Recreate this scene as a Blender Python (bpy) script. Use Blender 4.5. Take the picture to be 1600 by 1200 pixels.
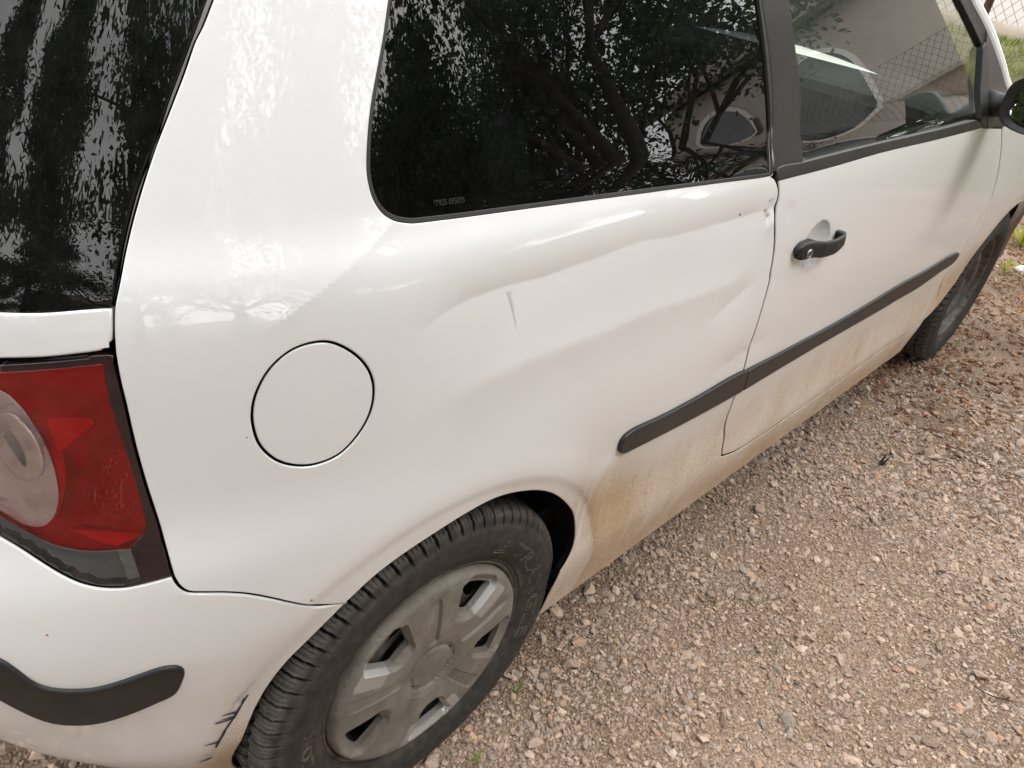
import bpy, bmesh, math, random
import numpy as np
from mathutils import Vector, Matrix
from mathutils.geometry import delaunay_2d_cdt

for o in list(bpy.data.objects):
    bpy.data.objects.remove(o)
scene = bpy.context.scene
COL = scene.collection
random.seed(7)
RNG = np.random.default_rng(11)

# ------------------------------------------------------------------ camera
cam_d = bpy.data.cameras.new("camera")
cam = bpy.data.objects.new("camera", cam_d)
COL.objects.link(cam)
scene.camera = cam
cam_d.sensor_width = 36.0
cam_d.sensor_fit = 'HORIZONTAL'
cam_d.lens = 1196.681 * 36.0 / 1600.0
cam_d.clip_start = 0.02
cam_d.clip_end = 400.0
_R = [[0.7133904, -0.6902297, 0.1210663], [-0.3157969, -0.4708774, -0.8237396], [0.6255769, 0.5494155, -0.5538918]]            # rows: right, down, forward
_C = [-0.51928, -1.33638, 1.32556]
m = Matrix.Identity(4)
for i in range(3):
    m[i][0] = _R[0][i]
    m[i][1] = -_R[1][i]
    m[i][2] = -_R[2][i]
    m[i][3] = _C[i]
cam.matrix_world = m

# ------------------------------------------------------------------ world and sun
SUN_EL, SUN_AZ = math.radians(47), math.radians(-62)   # azimuth measured from +x to +y
world = bpy.data.worlds.new("World")
scene.world = world
world.use_nodes = True
wt = world.node_tree
wt.nodes.clear()
wo = wt.nodes.new('ShaderNodeOutputWorld')
bg = wt.nodes.new('ShaderNodeBackground')
sky = wt.nodes.new('ShaderNodeTexSky')
sky.sky_type = 'NISHITA'
sky.sun_disc = False
sky.sun_elevation = SUN_EL
sky.sun_rotation = math.radians(90) - SUN_AZ
sky.dust_density = 3.0
sky.air_density = 1.0
tc = wt.nodes.new('ShaderNodeTexCoord')
mp = wt.nodes.new('ShaderNodeMapping')
mp.inputs['Scale'].default_value = (1.0, 1.0, 2.2)
nz = wt.nodes.new('ShaderNodeTexNoise')
nz.inputs['Scale'].default_value = 2.3
nz.inputs['Detail'].default_value = 6.0
nz.inputs['Roughness'].default_value = 0.55
cr = wt.nodes.new('ShaderNodeValToRGB')
cr.color_ramp.elements[0].position = 0.30
cr.color_ramp.elements[0].color = (10.8, 11.0, 11.3, 1)
cr.color_ramp.elements[1].position = 0.72
cr.color_ramp.elements[1].color = (20.4, 20.0, 19.5, 1)
mixw = wt.nodes.new('ShaderNodeMix')
mixw.data_type = 'RGBA'
mixw.inputs['Factor'].default_value = 0.80
wt.links.new(tc.outputs['Generated'], mp.inputs['Vector'])
wt.links.new(mp.outputs['Vector'], nz.inputs['Vector'])
wt.links.new(nz.outputs['Fac'], cr.inputs['Fac'])
wt.links.new(sky.outputs['Color'], mixw.inputs['A'])
wt.links.new(cr.outputs['Color'], mixw.inputs['B'])
wt.links.new(mixw.outputs['Result'], bg.inputs['Color'])
bg.inputs['Strength'].default_value = 0.15
wt.links.new(bg.outputs['Background'], wo.inputs['Surface'])

sun_d = bpy.data.lights.new("sun", 'SUN')
sun = bpy.data.objects.new("sun", sun_d)
COL.objects.link(sun)
sun_d.energy = 1.5
sun_d.angle = math.radians(24)
sun_d.color = (1.0, 0.965, 0.92)
sd = Vector((math.cos(SUN_EL) * math.cos(SUN_AZ), math.cos(SUN_EL) * math.sin(SUN_AZ), math.sin(SUN_EL)))
sun.rotation_euler = sd.to_track_quat('Z', 'Y').to_euler()
sun.location = sd * 30

scene.view_settings.view_transform = 'Standard'
scene.view_settings.look = 'None'
scene.view_settings.exposure = 0.60
scene.view_settings.gamma = 1.0
scene.view_settings.use_curve_mapping = False

# ------------------------------------------------------------------ material helpers
def nodes_of(name):
    mt = bpy.data.materials.new(name)
    mt.use_nodes = True
    nt = mt.node_tree
    nt.nodes.clear()
    out = nt.nodes.new('ShaderNodeOutputMaterial')
    return mt, nt, out

def N_(nt, kind, **kw):
    n = nt.nodes.new('ShaderNode' + kind)
    for k, v in kw.items():
        if hasattr(n, k) and k not in n.inputs:
            setattr(n, k, v)
        else:
            n.inputs[k].default_value = v
    return n

def col4(c):
    return (c[0], c[1], c[2], 1.0)

def simple(name, col, rough=0.5, metal=0.0, spec=0.5, coat=0.0, var=0.0, vscale=40.0, bump=0.0, bscale=200.0, rvar=0.0, col2=None, detail=5.0, p0=0.35, p1=0.65):
    mt, nt, out = nodes_of(name)
    b = N_(nt, 'BsdfPrincipled')
    b.inputs['Base Color'].default_value = col4(col)
    b.inputs['Roughness'].default_value = rough
    b.inputs['Metallic'].default_value = metal
    b.inputs['Specular IOR Level'].default_value = spec
    b.inputs['Coat Weight'].default_value = coat
    b.inputs['Coat Roughness'].default_value = 0.06
    nt.links.new(b.outputs['BSDF'], out.inputs['Surface'])
    t = N_(nt, 'TexCoord')
    if var > 0 or col2 is not None:
        n = N_(nt, 'TexNoise', Scale=vscale, Detail=detail, Roughness=0.6)
        nt.links.new(t.outputs['Object'], n.inputs['Vector'])
        r = N_(nt, 'ValToRGB')
        r.color_ramp.elements[0].position = p0
        r.color_ramp.elements[1].position = p1
        c2 = col2 if col2 is not None else tuple(min(1, x * (1 + var)) for x in col)
        c1 = col if col2 is not None else tuple(x * (1 - var) for x in col)
        r.color_ramp.elements[0].color = col4(c1)
        r.color_ramp.elements[1].color = col4(c2)
        nt.links.new(n.outputs['Fac'], r.inputs['Fac'])
        nt.links.new(r.outputs['Color'], b.inputs['Base Color'])
        if rvar > 0:
            mr = N_(nt, 'MapRange')
            mr.inputs['To Min'].default_value = max(0, rough - rvar)
            mr.inputs['To Max'].default_value = min(1, rough + rvar)
            nt.links.new(n.outputs['Fac'], mr.inputs['Value'])
            nt.links.new(mr.outputs['Result'], b.inputs['Roughness'])
    if bump > 0:
        n2 = N_(nt, 'TexNoise', Scale=bscale, Detail=4.0, Roughness=0.6)
        nt.links.new(t.outputs['Object'], n2.inputs['Vector'])
        bp_ = N_(nt, 'Bump', Strength=bump, Distance=0.002)
        nt.links.new(n2.outputs['Fac'], bp_.inputs['Height'])
        nt.links.new(bp_.outputs['Normal'], b.inputs['Normal'])
    return mt

def attr_material(name, attr, rough=0.8, var=0.25, vscale=300.0, bump=0.3, bscale=500.0, trans=0.0):
    """base colour from a per-piece colour attribute, broken up by noise"""
    mt, nt, out = nodes_of(name)
    b = N_(nt, 'BsdfPrincipled')
    b.inputs['Roughness'].default_value = rough
    b.inputs['Specular IOR Level'].default_value = 0.3
    a = N_(nt, 'Attribute')
    a.attribute_name = attr
    t = N_(nt, 'TexCoord')
    n = N_(nt, 'TexNoise', Scale=vscale, Detail=3.0)
    nt.links.new(t.outputs['Object'], n.inputs['Vector'])
    mr = N_(nt, 'MapRange')
    mr.inputs['From Min'].default_value = 0.3
    mr.inputs['From Max'].default_value = 0.7
    mr.inputs['To Min'].default_value = 1 - var
    mr.inputs['To Max'].default_value = 1 + var
    nt.links.new(n.outputs['Fac'], mr.inputs['Value'])
    mul = N_(nt, 'VectorMath', operation='SCALE')
    nt.links.new(a.outputs['Color'], mul.inputs[0])
    nt.links.new(mr.outputs['Result'], mul.inputs['Scale'])
    nt.links.new(mul.outputs['Vector'], b.inputs['Base Color'])
    if bump > 0:
        bp_ = N_(nt, 'Bump', Strength=bump, Distance=0.001)
        nt.links.new(n.outputs['Fac'], bp_.inputs['Height'])
        nt.links.new(bp_.outputs['Normal'], b.inputs['Normal'])
    if trans > 0:
        tr = N_(nt, 'BsdfTranslucent')
        nt.links.new(mul.outputs['Vector'], tr.inputs['Color'])
        mx = N_(nt, 'MixShader', Fac=trans)
        nt.links.new(b.outputs['BSDF'], mx.inputs[1])
        nt.links.new(tr.outputs['BSDF'], mx.inputs[2])
        nt.links.new(mx.outputs['Shader'], out.inputs['Surface'])
    else:
        nt.links.new(b.outputs['BSDF'], out.inputs['Surface'])
    return mt

def glass(name, tint, ior=1.55, boost=1.0, haze=(0.5, 0.5, 0.5), dust=0.0, rough=0.0):
    """single sheet of car glass: tinted see-through plus mirror reflection by Fresnel, and a little dust"""
    mt, nt, out = nodes_of(name)
    tr = N_(nt, 'BsdfTransparent')
    tr.inputs['Color'].default_value = col4(tint)
    gl = N_(nt, 'BsdfGlossy')
    gl.inputs['Roughness'].default_value = rough
    gl.inputs['Color'].default_value = (1, 1, 1, 1)
    fr = N_(nt, 'Fresnel', IOR=ior)
    mu = N_(nt, 'Math', operation='MULTIPLY')
    mu.use_clamp = True
    mu.inputs[1].default_value = boost
    nt.links.new(fr.outputs['Fac'], mu.inputs[0])
    mx = N_(nt, 'MixShader')
    nt.links.new(mu.outputs['Value'], mx.inputs['Fac'])
    nt.links.new(tr.outputs['BSDF'], mx.inputs[1])
    nt.links.new(gl.outputs['BSDF'], mx.inputs[2])
    last = mx.outputs['Shader']
    if dust > 0:
        df = N_(nt, 'BsdfDiffuse')
        df.inputs['Color'].default_value = col4(haze)
        t = N_(nt, 'TexCoord')
        n = N_(nt, 'TexNoise', Scale=35.0, Detail=8.0, Roughness=0.7)
        nt.links.new(t.outputs['Object'], n.inputs['Vector'])
        mr = N_(nt, 'MapRange')
        mr.inputs['From Min'].default_value = 0.35
        mr.inputs['From Max'].default_value = 0.75
        mr.inputs['To Min'].default_value = dust * 0.4
        mr.inputs['To Max'].default_value = dust * 1.5
        nt.links.new(n.outputs['Fac'], mr.inputs['Value'])
        m2 = N_(nt, 'MixShader')
        nt.links.new(mr.outputs['Result'], m2.inputs['Fac'])
        nt.links.new(last, m2.inputs[1])
        nt.links.new(df.outputs['BSDF'], m2.inputs[2])
        last = m2.outputs['Shader']
    nt.links.new(last, out.inputs['Surface'])
    return mt

def paint_material():
    mt, nt, out = nodes_of('white_car_paint')
    b = N_(nt, 'BsdfPrincipled')
    t = N_(nt, 'TexCoord')
    a = N_(nt, 'Attribute')
    a.attribute_name = 'dirt'
    n1 = N_(nt, 'TexNoise', Scale=9.0, Detail=8.0, Roughness=0.65)
    n2 = N_(nt, 'TexNoise', Scale=420.0, Detail=2.0)
    n3 = N_(nt, 'TexVoronoi', Scale=55.0)
    mp1 = N_(nt, 'Mapping')
    mp1.inputs['Scale'].default_value = (1.0, 1.0, 0.55)
    nt.links.new(t.outputs['Object'], mp1.inputs['Vector'])
    nt.links.new(mp1.outputs['Vector'], n1.inputs['Vector'])
    nt.links.new(t.outputs['Object'], n2.inputs['Vector'])
    nt.links.new(t.outputs['Object'], n3.inputs['Vector'])
    # dirt factor = dirt * (0.55 + noise)
    r1 = N_(nt, 'MapRange')
    r1.inputs['From Min'].default_value = 0.3
    r1.inputs['From Max'].default_value = 0.7
    r1.inputs['To Min'].default_value = 0.76
    r1.inputs['To Max'].default_value = 1.2
    nt.links.new(n1.outputs['Fac'], r1.inputs['Value'])
    r2 = N_(nt, 'MapRange')
    r2.inputs['From Min'].default_value = 0.3
    r2.inputs['From Max'].default_value = 0.7
    r2.inputs['To Min'].default_value = 0.66
    r2.inputs['To Max'].default_value = 1.34
    nt.links.new(n2.outputs['Fac'], r2.inputs['Value'])
    n4 = N_(nt, 'TexNoise', Scale=1.0, Detail=5.0, Roughness=0.7)
    mp4 = N_(nt, 'Mapping'); mp4.inputs['Scale'].default_value = (85.0, 85.0, 7.0)
    nt.links.new(t.outputs['Object'], mp4.inputs['Vector']); nt.links.new(mp4.outputs['Vector'], n4.inputs['Vector'])
    r4 = N_(nt, 'MapRange'); r4.inputs['From Min'].default_value = 0.32; r4.inputs['From Max'].default_value = 0.68; r4.inputs['To Min'].default_value = 0.92; r4.inputs['To Max'].default_value = 1.07
    nt.links.new(n4.outputs['Fac'], r4.inputs['Value'])
    m0 = N_(nt, 'Math', operation='MULTIPLY'); nt.links.new(a.outputs['Fac'], m0.inputs[0]); nt.links.new(r4.outputs['Result'], m0.inputs[1])
    m1 = N_(nt, 'Math', operation='MULTIPLY')
    nt.links.new(m0.outputs['Value'], m1.inputs[0])
    nt.links.new(r1.outputs['Result'], m1.inputs[1])
    m2 = N_(nt, 'Math', operation='MULTIPLY')
    m2.use_clamp = True
    nt.links.new(m1.outputs['Value'], m2.inputs[0])
    nt.links.new(r2.outputs['Result'], m2.inputs[1])
    # tiny specks of grime
    sp = N_(nt, 'MapRange')
    sp.inputs['From Min'].default_value = 0.045
    sp.inputs['From Max'].default_value = 0.02
    sp.inputs['To Min'].default_value = 0.0
    sp.inputs['To Max'].default_value = 0.55
    nt.links.new(n3.outputs['Distance'], sp.inputs['Value'])
    gt = N_(nt, 'Math', operation='GREATER_THAN')
    gt.inputs[1].default_value = 0.80
    sepc = N_(nt, 'SeparateColor')
    nt.links.new(n3.outputs['Color'], sepc.inputs['Color'])
    nt.links.new(sepc.outputs['Red'], gt.inputs[0])
    sm = N_(nt, 'Math', operation='MULTIPLY')
    nt.links.new(sp.outputs['Result'], sm.inputs[0])
    nt.links.new(gt.outputs['Value'], sm.inputs[1])
    mix = N_(nt, 'Mix', data_type='RGBA')
    mix.inputs['A'].default_value = (0.735, 0.74, 0.745, 1)
    mix.inputs['B'].default_value = (0.42, 0.295, 0.185, 1)
    nt.links.new(m2.outputs['Value'], mix.inputs['Factor'])
    mix2 = N_(nt, 'Mix', data_type='RGBA')
    mix2.inputs['B'].default_value = (0.16, 0.12, 0.09, 1)
    nt.links.new(sm.outputs['Value'], mix2.inputs['Factor'])
    nt.links.new(mix.outputs['Result'], mix2.inputs['A'])
    nt.links.new(mix2.outputs['Result'], b.inputs['Base Color'])
    rr = N_(nt, 'MapRange')
    rr.inputs['To Min'].default_value = 0.5
    rr.inputs['To Max'].default_value = 0.9
    nt.links.new(m2.outputs['Value'], rr.inputs['Value'])
    nt.links.new(rr.outputs['Result'], b.inputs['Roughness'])
    cw = N_(nt, 'MapRange')
    cw.inputs['To Min'].default_value = 1.0
    cw.inputs['To Max'].default_value = 0.0
    cw.inputs['From Max'].default_value = 0.55
    nt.links.new(m2.outputs['Value'], cw.inputs['Value'])
    nt.links.new(cw.outputs['Result'], b.inputs['Coat Weight'])
    b.inputs['Coat Roughness'].default_value = 0.015
    b.inputs['Specular IOR Level'].default_value = 0.15
    b.inputs['Coat IOR'].default_value = 1.78
    # light orange peel
    op = N_(nt, 'TexNoise', Scale=170.0, Detail=1.0)
    nt.links.new(t.outputs['Object'], op.inputs['Vector'])
    bu = N_(nt, 'Bump', Strength=0.012, Distance=0.002)
    nt.links.new(op.outputs['Fac'], bu.inputs['Height'])
    nt.links.new(bu.outputs['Normal'], b.inputs['Coat Normal'])
    nt.links.new(b.outputs['BSDF'], out.inputs['Surface'])
    return mt

M = {}
M['paint'] = paint_material()
M['black_plastic'] = simple('black_grained_plastic', (0.010, 0.010, 0.0105), rough=0.45, var=0.3, vscale=25, bump=0.25, bscale=900)
M['strip'] = simple('grey_black_moulding_plastic', (0.013, 0.013, 0.014), rough=0.42, bump=0.2, bscale=900, col2=(0.024, 0.023, 0.022), vscale=7)
M['rubber'] = simple('black_window_rubber', (0.016, 0.016, 0.016), rough=0.6)
M['pillar_trim'] = simple('dark_satin_trim', (0.017, 0.015, 0.0145), rough=0.34, coat=0.25)
M['dark'] = simple('dark_cavity', (0.004, 0.004, 0.004), rough=0.9, spec=0.1)  # near-black stands in for shade inside gaps and hollows
M['liner'] = simple('wheel_arch_liner', (0.012, 0.011, 0.010), rough=0.75, col2=(0.05, 0.042, 0.035), vscale=5, p0=0.5, p1=0.75)
M['tyre'] = attr_material('dusty_tyre_rubber', 'piece_colour', rough=0.8, var=0.35, vscale=55.0, bump=0.6)
M['tyre_text'] = simple('raised_tyre_lettering', (0.15, 0.132, 0.112), rough=0.85, spec=0.2)
M['hub'] = simple('dusty_silver_hubcap', (0.215, 0.170, 0.122), rough=0.62, metal=0.15, col2=(0.33, 0.285, 0.23), vscale=14, p0=0.3, p1=0.75, bump=0.1, bscale=300, rvar=0.1)
def hub_material():
    mt, nt, out = nodes_of('dusty_silver_hubcap')
    b = N_(nt, 'BsdfPrincipled'); t = N_(nt, 'TexCoord'); a = N_(nt, 'Attribute'); a.attribute_name = 'clean'
    n1 = N_(nt, 'TexNoise', Scale=16.0, Detail=8.0, Roughness=0.65); n2 = N_(nt, 'TexNoise', Scale=130.0, Detail=4.0, Roughness=0.7)
    for n in (n1, n2): nt.links.new(t.outputs['Object'], n.inputs['Vector'])
    r = N_(nt, 'ValToRGB'); e = r.color_ramp.elements
    e[0].position = .32; e[0].color = (.115, .100, .083, 1); e[1].position = .72; e[1].color = (.235, .215, .185, 1)
    nt.links.new(n1.outputs['Fac'], r.inputs['Fac'])
    add = N_(nt, 'Math', operation='ADD'); nt.links.new(a.outputs['Fac'], add.inputs[0]); nt.links.new(n2.outputs['Fac'], add.inputs[1])
    mr = N_(nt, 'MapRange'); mr.inputs['From Min'].default_value = .80; mr.inputs['From Max'].default_value = 1.25
    nt.links.new(add.outputs['Value'], mr.inputs['Value'])
    mx = N_(nt, 'Mix', data_type='RGBA'); mx.inputs['B'].default_value = (.40, .395, .38, 1)
    nt.links.new(mr.outputs['Result'], mx.inputs['Factor']); nt.links.new(r.outputs['Color'], mx.inputs['A']); nt.links.new(mx.outputs['Result'], b.inputs['Base Color'])
    ro = N_(nt, 'MapRange'); ro.inputs['To Min'].default_value = .72; ro.inputs['To Max'].default_value = .40
    nt.links.new(mr.outputs['Result'], ro.inputs['Value']); nt.links.new(ro.outputs['Result'], b.inputs['Roughness'])
    me_ = N_(nt, 'MapRange'); me_.inputs['To Min'].default_value = .08; me_.inputs['To Max'].default_value = .45
    nt.links.new(mr.outputs['Result'], me_.inputs['Value']); nt.links.new(me_.outputs['Result'], b.inputs['Metallic'])
    bu = N_(nt, 'Bump', Strength=.12, Distance=.002); nt.links.new(n2.outputs['Fac'], bu.inputs['Height']); nt.links.new(bu.outputs['Normal'], b.inputs['Normal'])
    nt.links.new(b.outputs['BSDF'], out.inputs['Surface'])
    return mt
M['hub'] = hub_material()
M['hub_clean'] = simple('bare_silver_hubcap', (0.62, 0.62, 0.60), rough=0.42, metal=0.35, col2=(0.42, 0.39, 0.35), vscale=60)
M['steel'] = simple('black_steel_rim', (0.028, 0.027, 0.027), rough=0.6, metal=0.2, col2=(0.13, 0.112, 0.096), vscale=45, bump=0.4, bscale=300)
M['metal'] = simple('brushed_lock_metal', (0.36, 0.355, 0.35), rough=0.38, metal=1.0)
M['mirror'] = simple('mirror_glass', (0.85, 0.86, 0.87), rough=0.01, metal=1.0)
M['win_dark'] = glass('tinted_quarter_glass', (0.035, 0.04, 0.045), boost=1.35, dust=0.006)
M['win_clear'] = glass('door_glass', (0.66, 0.73, 0.62), boost=1.55, dust=0.012, haze=(0.55, 0.53, 0.48))
M['win_screen'] = glass('windscreen_glass', (0.88, 0.92, 0.88), boost=1.0, dust=0.01)
M['win_rear'] = glass('tailgate_glass', (0.045, 0.05, 0.05), boost=0.95, dust=0.012, haze=(0.5, 0.5, 0.5))
M['frit'] = simple('black_glass_border', (0.008, 0.009, 0.010), rough=0.08, coat=0.3)
M['heater'] = simple('heater_wire', (0.20, 0.18, 0.17), rough=0.5)
M['lens_red'] = glass('red_lens', (1.0, 0.009, 0.015), boost=1.15, dust=0.09, haze=(0.85, 0.012, 0.02))
M['lens_clear'] = glass('clear_lens', (0.97, 0.86, 0.84), boost=1.0, dust=0.16, haze=(0.82, 0.70, 0.66))
M['lens_smoke'] = glass('smoked_lens', (0.50, 0.52, 0.52), boost=0.9, dust=0.05)
M['lens_border'] = simple('dark_red_lens_border', (0.018, 0.008, 0.010), rough=0.08, coat=0.5)
M['reflector'] = simple('lamp_reflector', (0.80, 0.80, 0.80), rough=0.22, metal=0.9)
M['lamp_inner'] = simple('lamp_housing', (0.40, 0.39, 0.39), rough=0.25, metal=0.5, var=0.35, vscale=14)
M['lamp_grey'] = simple('lamp_ribbed_housing', (0.45, 0.46, 0.46), rough=0.3, metal=0.5)
M['facet_glint'] = simple('painted_facet_glint', (0.92, 0.90, 0.90), rough=0.35)  # white stands in for the sky reflected by the lamp facets
M['lamp_white'] = simple('pale_pink_reflector', (0.80, 0.69, 0.67), rough=0.4, metal=0.2)
M['interior'] = simple('dark_cabin_plastic', (0.02, 0.02, 0.021), rough=0.7)
M['seat'] = simple('grey_seat_cloth', (0.045, 0.047, 0.05), rough=0.9, var=0.3, vscale=300)
M['scratch'] = simple('bare_scratch_plastic', (0.030, 0.024, 0.034), rough=0.6)
M['scuff'] = simple('grey_scuff', (0.48, 0.475, 0.465), rough=0.6, col2=(0.64, 0.635, 0.63), vscale=120)
M['rust'] = simple('rust_spot', (0.33, 0.13, 0.04), rough=0.8)

# ------------------------------------------------------------------ object helpers
def link(o, parent=None):
    COL.objects.link(o)
    if parent is not None:
        o.parent = parent
    return o

def empty(name, loc=(0, 0, 0), parent=None):
    o = bpy.data.objects.new(name, None)
    o.empty_display_size = 0.2
    o.location = loc
    return link(o, parent)

def tag(o, label=None, cat=None, group=None, kind=None):
    if label: o['label'] = label
    if cat: o['category'] = cat
    if group: o['group'] = group
    if kind: o['kind'] = kind
    return o

def mesh_obj(name, verts, faces, mat, parent=None, normals=None, smooth=True, attrs=None, loc=None):
    me = bpy.data.meshes.new(name)
    v = np.asarray(verts, dtype=np.float32)
    fa = np.asarray(faces) if not isinstance(faces, np.ndarray) and len(set(len(f) for f in faces)) == 1 else faces
    if isinstance(fa, np.ndarray) and fa.ndim == 2:
        nf, k = fa.shape
        me.vertices.add(len(v)); me.vertices.foreach_set('co', v.ravel())
        me.loops.add(nf * k); me.loops.foreach_set('vertex_index', fa.ravel().astype(np.int32))
        me.polygons.add(nf)
        me.polygons.foreach_set('loop_start', (np.arange(nf) * k).astype(np.int32))
        me.polygons.foreach_set('loop_total', np.full(nf, k, dtype=np.int32))
        me.update(calc_edges=True)
    else:
        me.from_pydata([tuple(map(float, q)) for q in v], [], [tuple(int(i) for i in f) for f in faces])
    me.validate(clean_customdata=False)
    me.polygons.foreach_set('use_smooth', [bool(smooth)] * len(me.polygons))
    if attrs:
        for nm, vals in attrs.items():
            vals = np.asarray(vals, dtype=np.float32)
            if vals.ndim == 1:
                at = me.attributes.new(nm, 'FLOAT', 'POINT'); at.data.foreach_set('value', vals)
            else:
                at = me.attributes.new(nm, 'FLOAT_COLOR', 'POINT')
                c = np.ones((len(vals), 4), dtype=np.float32); c[:, :3] = vals[:, :3]
                at.data.foreach_set('color', c.ravel())
    if normals is not None:
        me.normals_split_custom_set_from_vertices([tuple(map(float, q)) for q in normals])
    me.materials.append(mat)
    o = bpy.data.objects.new(name, me)
    if loc is not None: o.location = loc
    return link(o, parent)

class MB:
    """collects boxes, tubes and lathes into one mesh"""
    def __init__(self): self.v = []; self.f = []
    def add(self, v, f):
        k = len(self.v); self.v += [tuple(map(float, q)) for q in v]; self.f += [tuple(i + k for i in q) for q in f]
    def box(self, c, s, rot=None, bev=0.0):
        hx, hy, hz = s[0] / 2, s[1] / 2, s[2] / 2
        bm = bmesh.new()
        bmesh.ops.create_cube(bm, size=1.0)
        for q in bm.verts: q.co = Vector((q.co.x * s[0], q.co.y * s[1], q.co.z * s[2]))
        if bev > 0: bmesh.ops.bevel(bm, geom=list(bm.edges), offset=bev, segments=3, profile=0.5, affect='EDGES')
        mat = (rot.to_matrix() if rot is not None else Matrix.Identity(3))
        bm.verts.ensure_lookup_table()
        self.add([mat @ q.co + Vector(c) for q in bm.verts], [[q.index for q in f.verts] for f in bm.faces])
        bm.free()
    def tube(self, pts, rad, n=10, cap=True):
        pts = [Vector(p) for p in pts]
        rad = rad if hasattr(rad, '__len__') else [rad] * len(pts)
        v = []; f = []; up = None
        for i, p in enumerate(pts):
            d = (pts[min(i + 1, len(pts) - 1)] - pts[max(i - 1, 0)]).normalized()
            if up is None: up = d.orthogonal().normalized()
            up = (up - d * up.dot(d)).normalized(); sd_ = d.cross(up)
            for k in range(n):
                a = 2 * math.pi * k / n
                v.append(p + (up * math.cos(a) + sd_ * math.sin(a)) * rad[i])
        for i in range(len(pts) - 1):
            for k in range(n):
                f.append((i * n + k, i * n + (k + 1) % n, (i + 1) * n + (k + 1) % n, (i + 1) * n + k))
        if cap: f.append(tuple(range(n))[::-1]); f.append(tuple((len(pts) - 1) * n + k for k in range(n)))
        self.add(v, f)
    def build(self, name, mat, parent=None, smooth=False, angle=None):
        o = mesh_obj(name, self.v, self.f, mat, parent, smooth=smooth or angle is not None)
        if angle is not None:
            o.data.set_sharp_from_angle(angle=math.radians(angle))
        return o

# ------------------------------------------------------------------ car body surface
def pchip(xk,yk):
    xk=np.asarray(xk,float); yk=np.asarray(yk,float); h=np.diff(xk); d=np.diff(yk)/h
    m=np.zeros(len(xk)); m[0]=d[0]; m[-1]=d[-1]
    for i in range(1,len(xk)-1):
        if d[i-1]*d[i]>0:
            w1=2*h[i]+h[i-1]; w2=h[i]+2*h[i-1]; m[i]=(w1+w2)/(w1/d[i-1]+w2/d[i])
    def f(x):
        x=np.asarray(x,float); i=np.clip(np.searchsorted(xk,x)-1,0,len(h)-1)
        s=np.clip((x-xk[i])/h[i],-.5,1.5); hh=h[i]
        return ((1+2*s)*(1-s)**2*yk[i]+s*(1-s)**2*hh*m[i]+s*s*(3-2*s)*yk[i+1]+s*s*(s-1)*hh*m[i+1])
    return f
X0=0.30
# v -> z, half width b, rear end x
ZV=pchip([-.2,.5,1.2,1.3,1.36,1.40,1.44,1.50,1.60,2.0],[-.2,.5,1.2,1.3,1.36,1.393,1.413,1.432,1.447,1.462])
BV=pchip([.10,.16,.20,.26,.315,.345,.38,.44,.50,.56,.66,.78,.88,.93,.96,.985,1.005,1.025,1.10,1.20,1.30,1.36,1.40,1.44,1.50,1.60,2.0],
         [.770,.788,.797,.809,.819,.8215,.819,.8155,.818,.8215,.8225,.818,.8105,.8045,.7985,.789,.776,.7655,.734,.6905,.645,.6116,.586,.555,.503,.405,0.0])
AV=pchip([.10,.25,.34,.42,.48,.55,.66,.72,.80,.90,.96,1.05,1.2,1.36,1.44,1.6,2.0],
         [-.44,-.535,-.59,-.63,-.652,-.660,-.645,-.615,-.600,-.585,-.570,-.525,-.430,-.310,-.26,-.2,.1])
NV=pchip([.1,.5,.66,.75,.95,1.2,1.4,1.6],[3.6,3.6,3.4,3.2,3.2,3.4,4,4])
def smoothed(fn, lo, hi, sig, st=.004):
    g=np.arange(lo-.15,hi+.15,.001); y=fn(np.clip(g,lo,hi))+(np.clip(g,lo,hi)!=g)*0; k=np.exp(-.5*(np.arange(-60,61)*.001/sig)**2); k/=k.sum()
    ys=np.convolve(y,k,'same'); sel=slice(100,len(g)-100,int(st*1000)); return pchip(g[sel],ys[sel])
_b0=BV
def _bq(v):
    v=np.asarray(v,float); q=.7665-.405*(v-1.022)-.16*(v-1.022)**2
    return np.where((v>1.022)&(v<1.37),q,_b0(v))
BV=smoothed(_bq,.05,2.05,.007)
AV=smoothed(AV,.05,2.05,.016)
NV=smoothed(NV,.05,2.05,.02)
def W0(x,v):
    b=BV(v)
    # plan taper to the front
    xx=np.clip(x-1.2,0,None); k=np.clip((v-.7)/.5,0,1)
    b=b-.012*np.clip(xx/1.2,0,2)**2*k
    return b
def S(t,v,disp=None):
    t=np.asarray(t,float); v=np.asarray(v,float); t,v=np.broadcast_arrays(t,v)
    phi=np.clip(X0-t,0,np.pi/2); n=NV(v); a=X0-AV(v)
    s,c=np.sin(phi),np.cos(phi); r=(s**n+np.clip(c,0,1)**n)**(-1/n)
    x=np.where(t>X0,t,X0-a*s*r); w=W0(x,v)*np.where(t>X0,1,c*r)
    if disp is not None: w=w+disp(x,v)
    return np.stack([x,-w,ZV(v)],-1)
def N(t,v,disp=None,h=1e-3):
    a=S(t+h,v,disp)-S(t-h,v,disp); b=S(t,v+h,disp)-S(t,v-h,disp)
    n=np.cross(a,b); n/=np.linalg.norm(n,axis=-1,keepdims=True)
    return n

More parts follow.
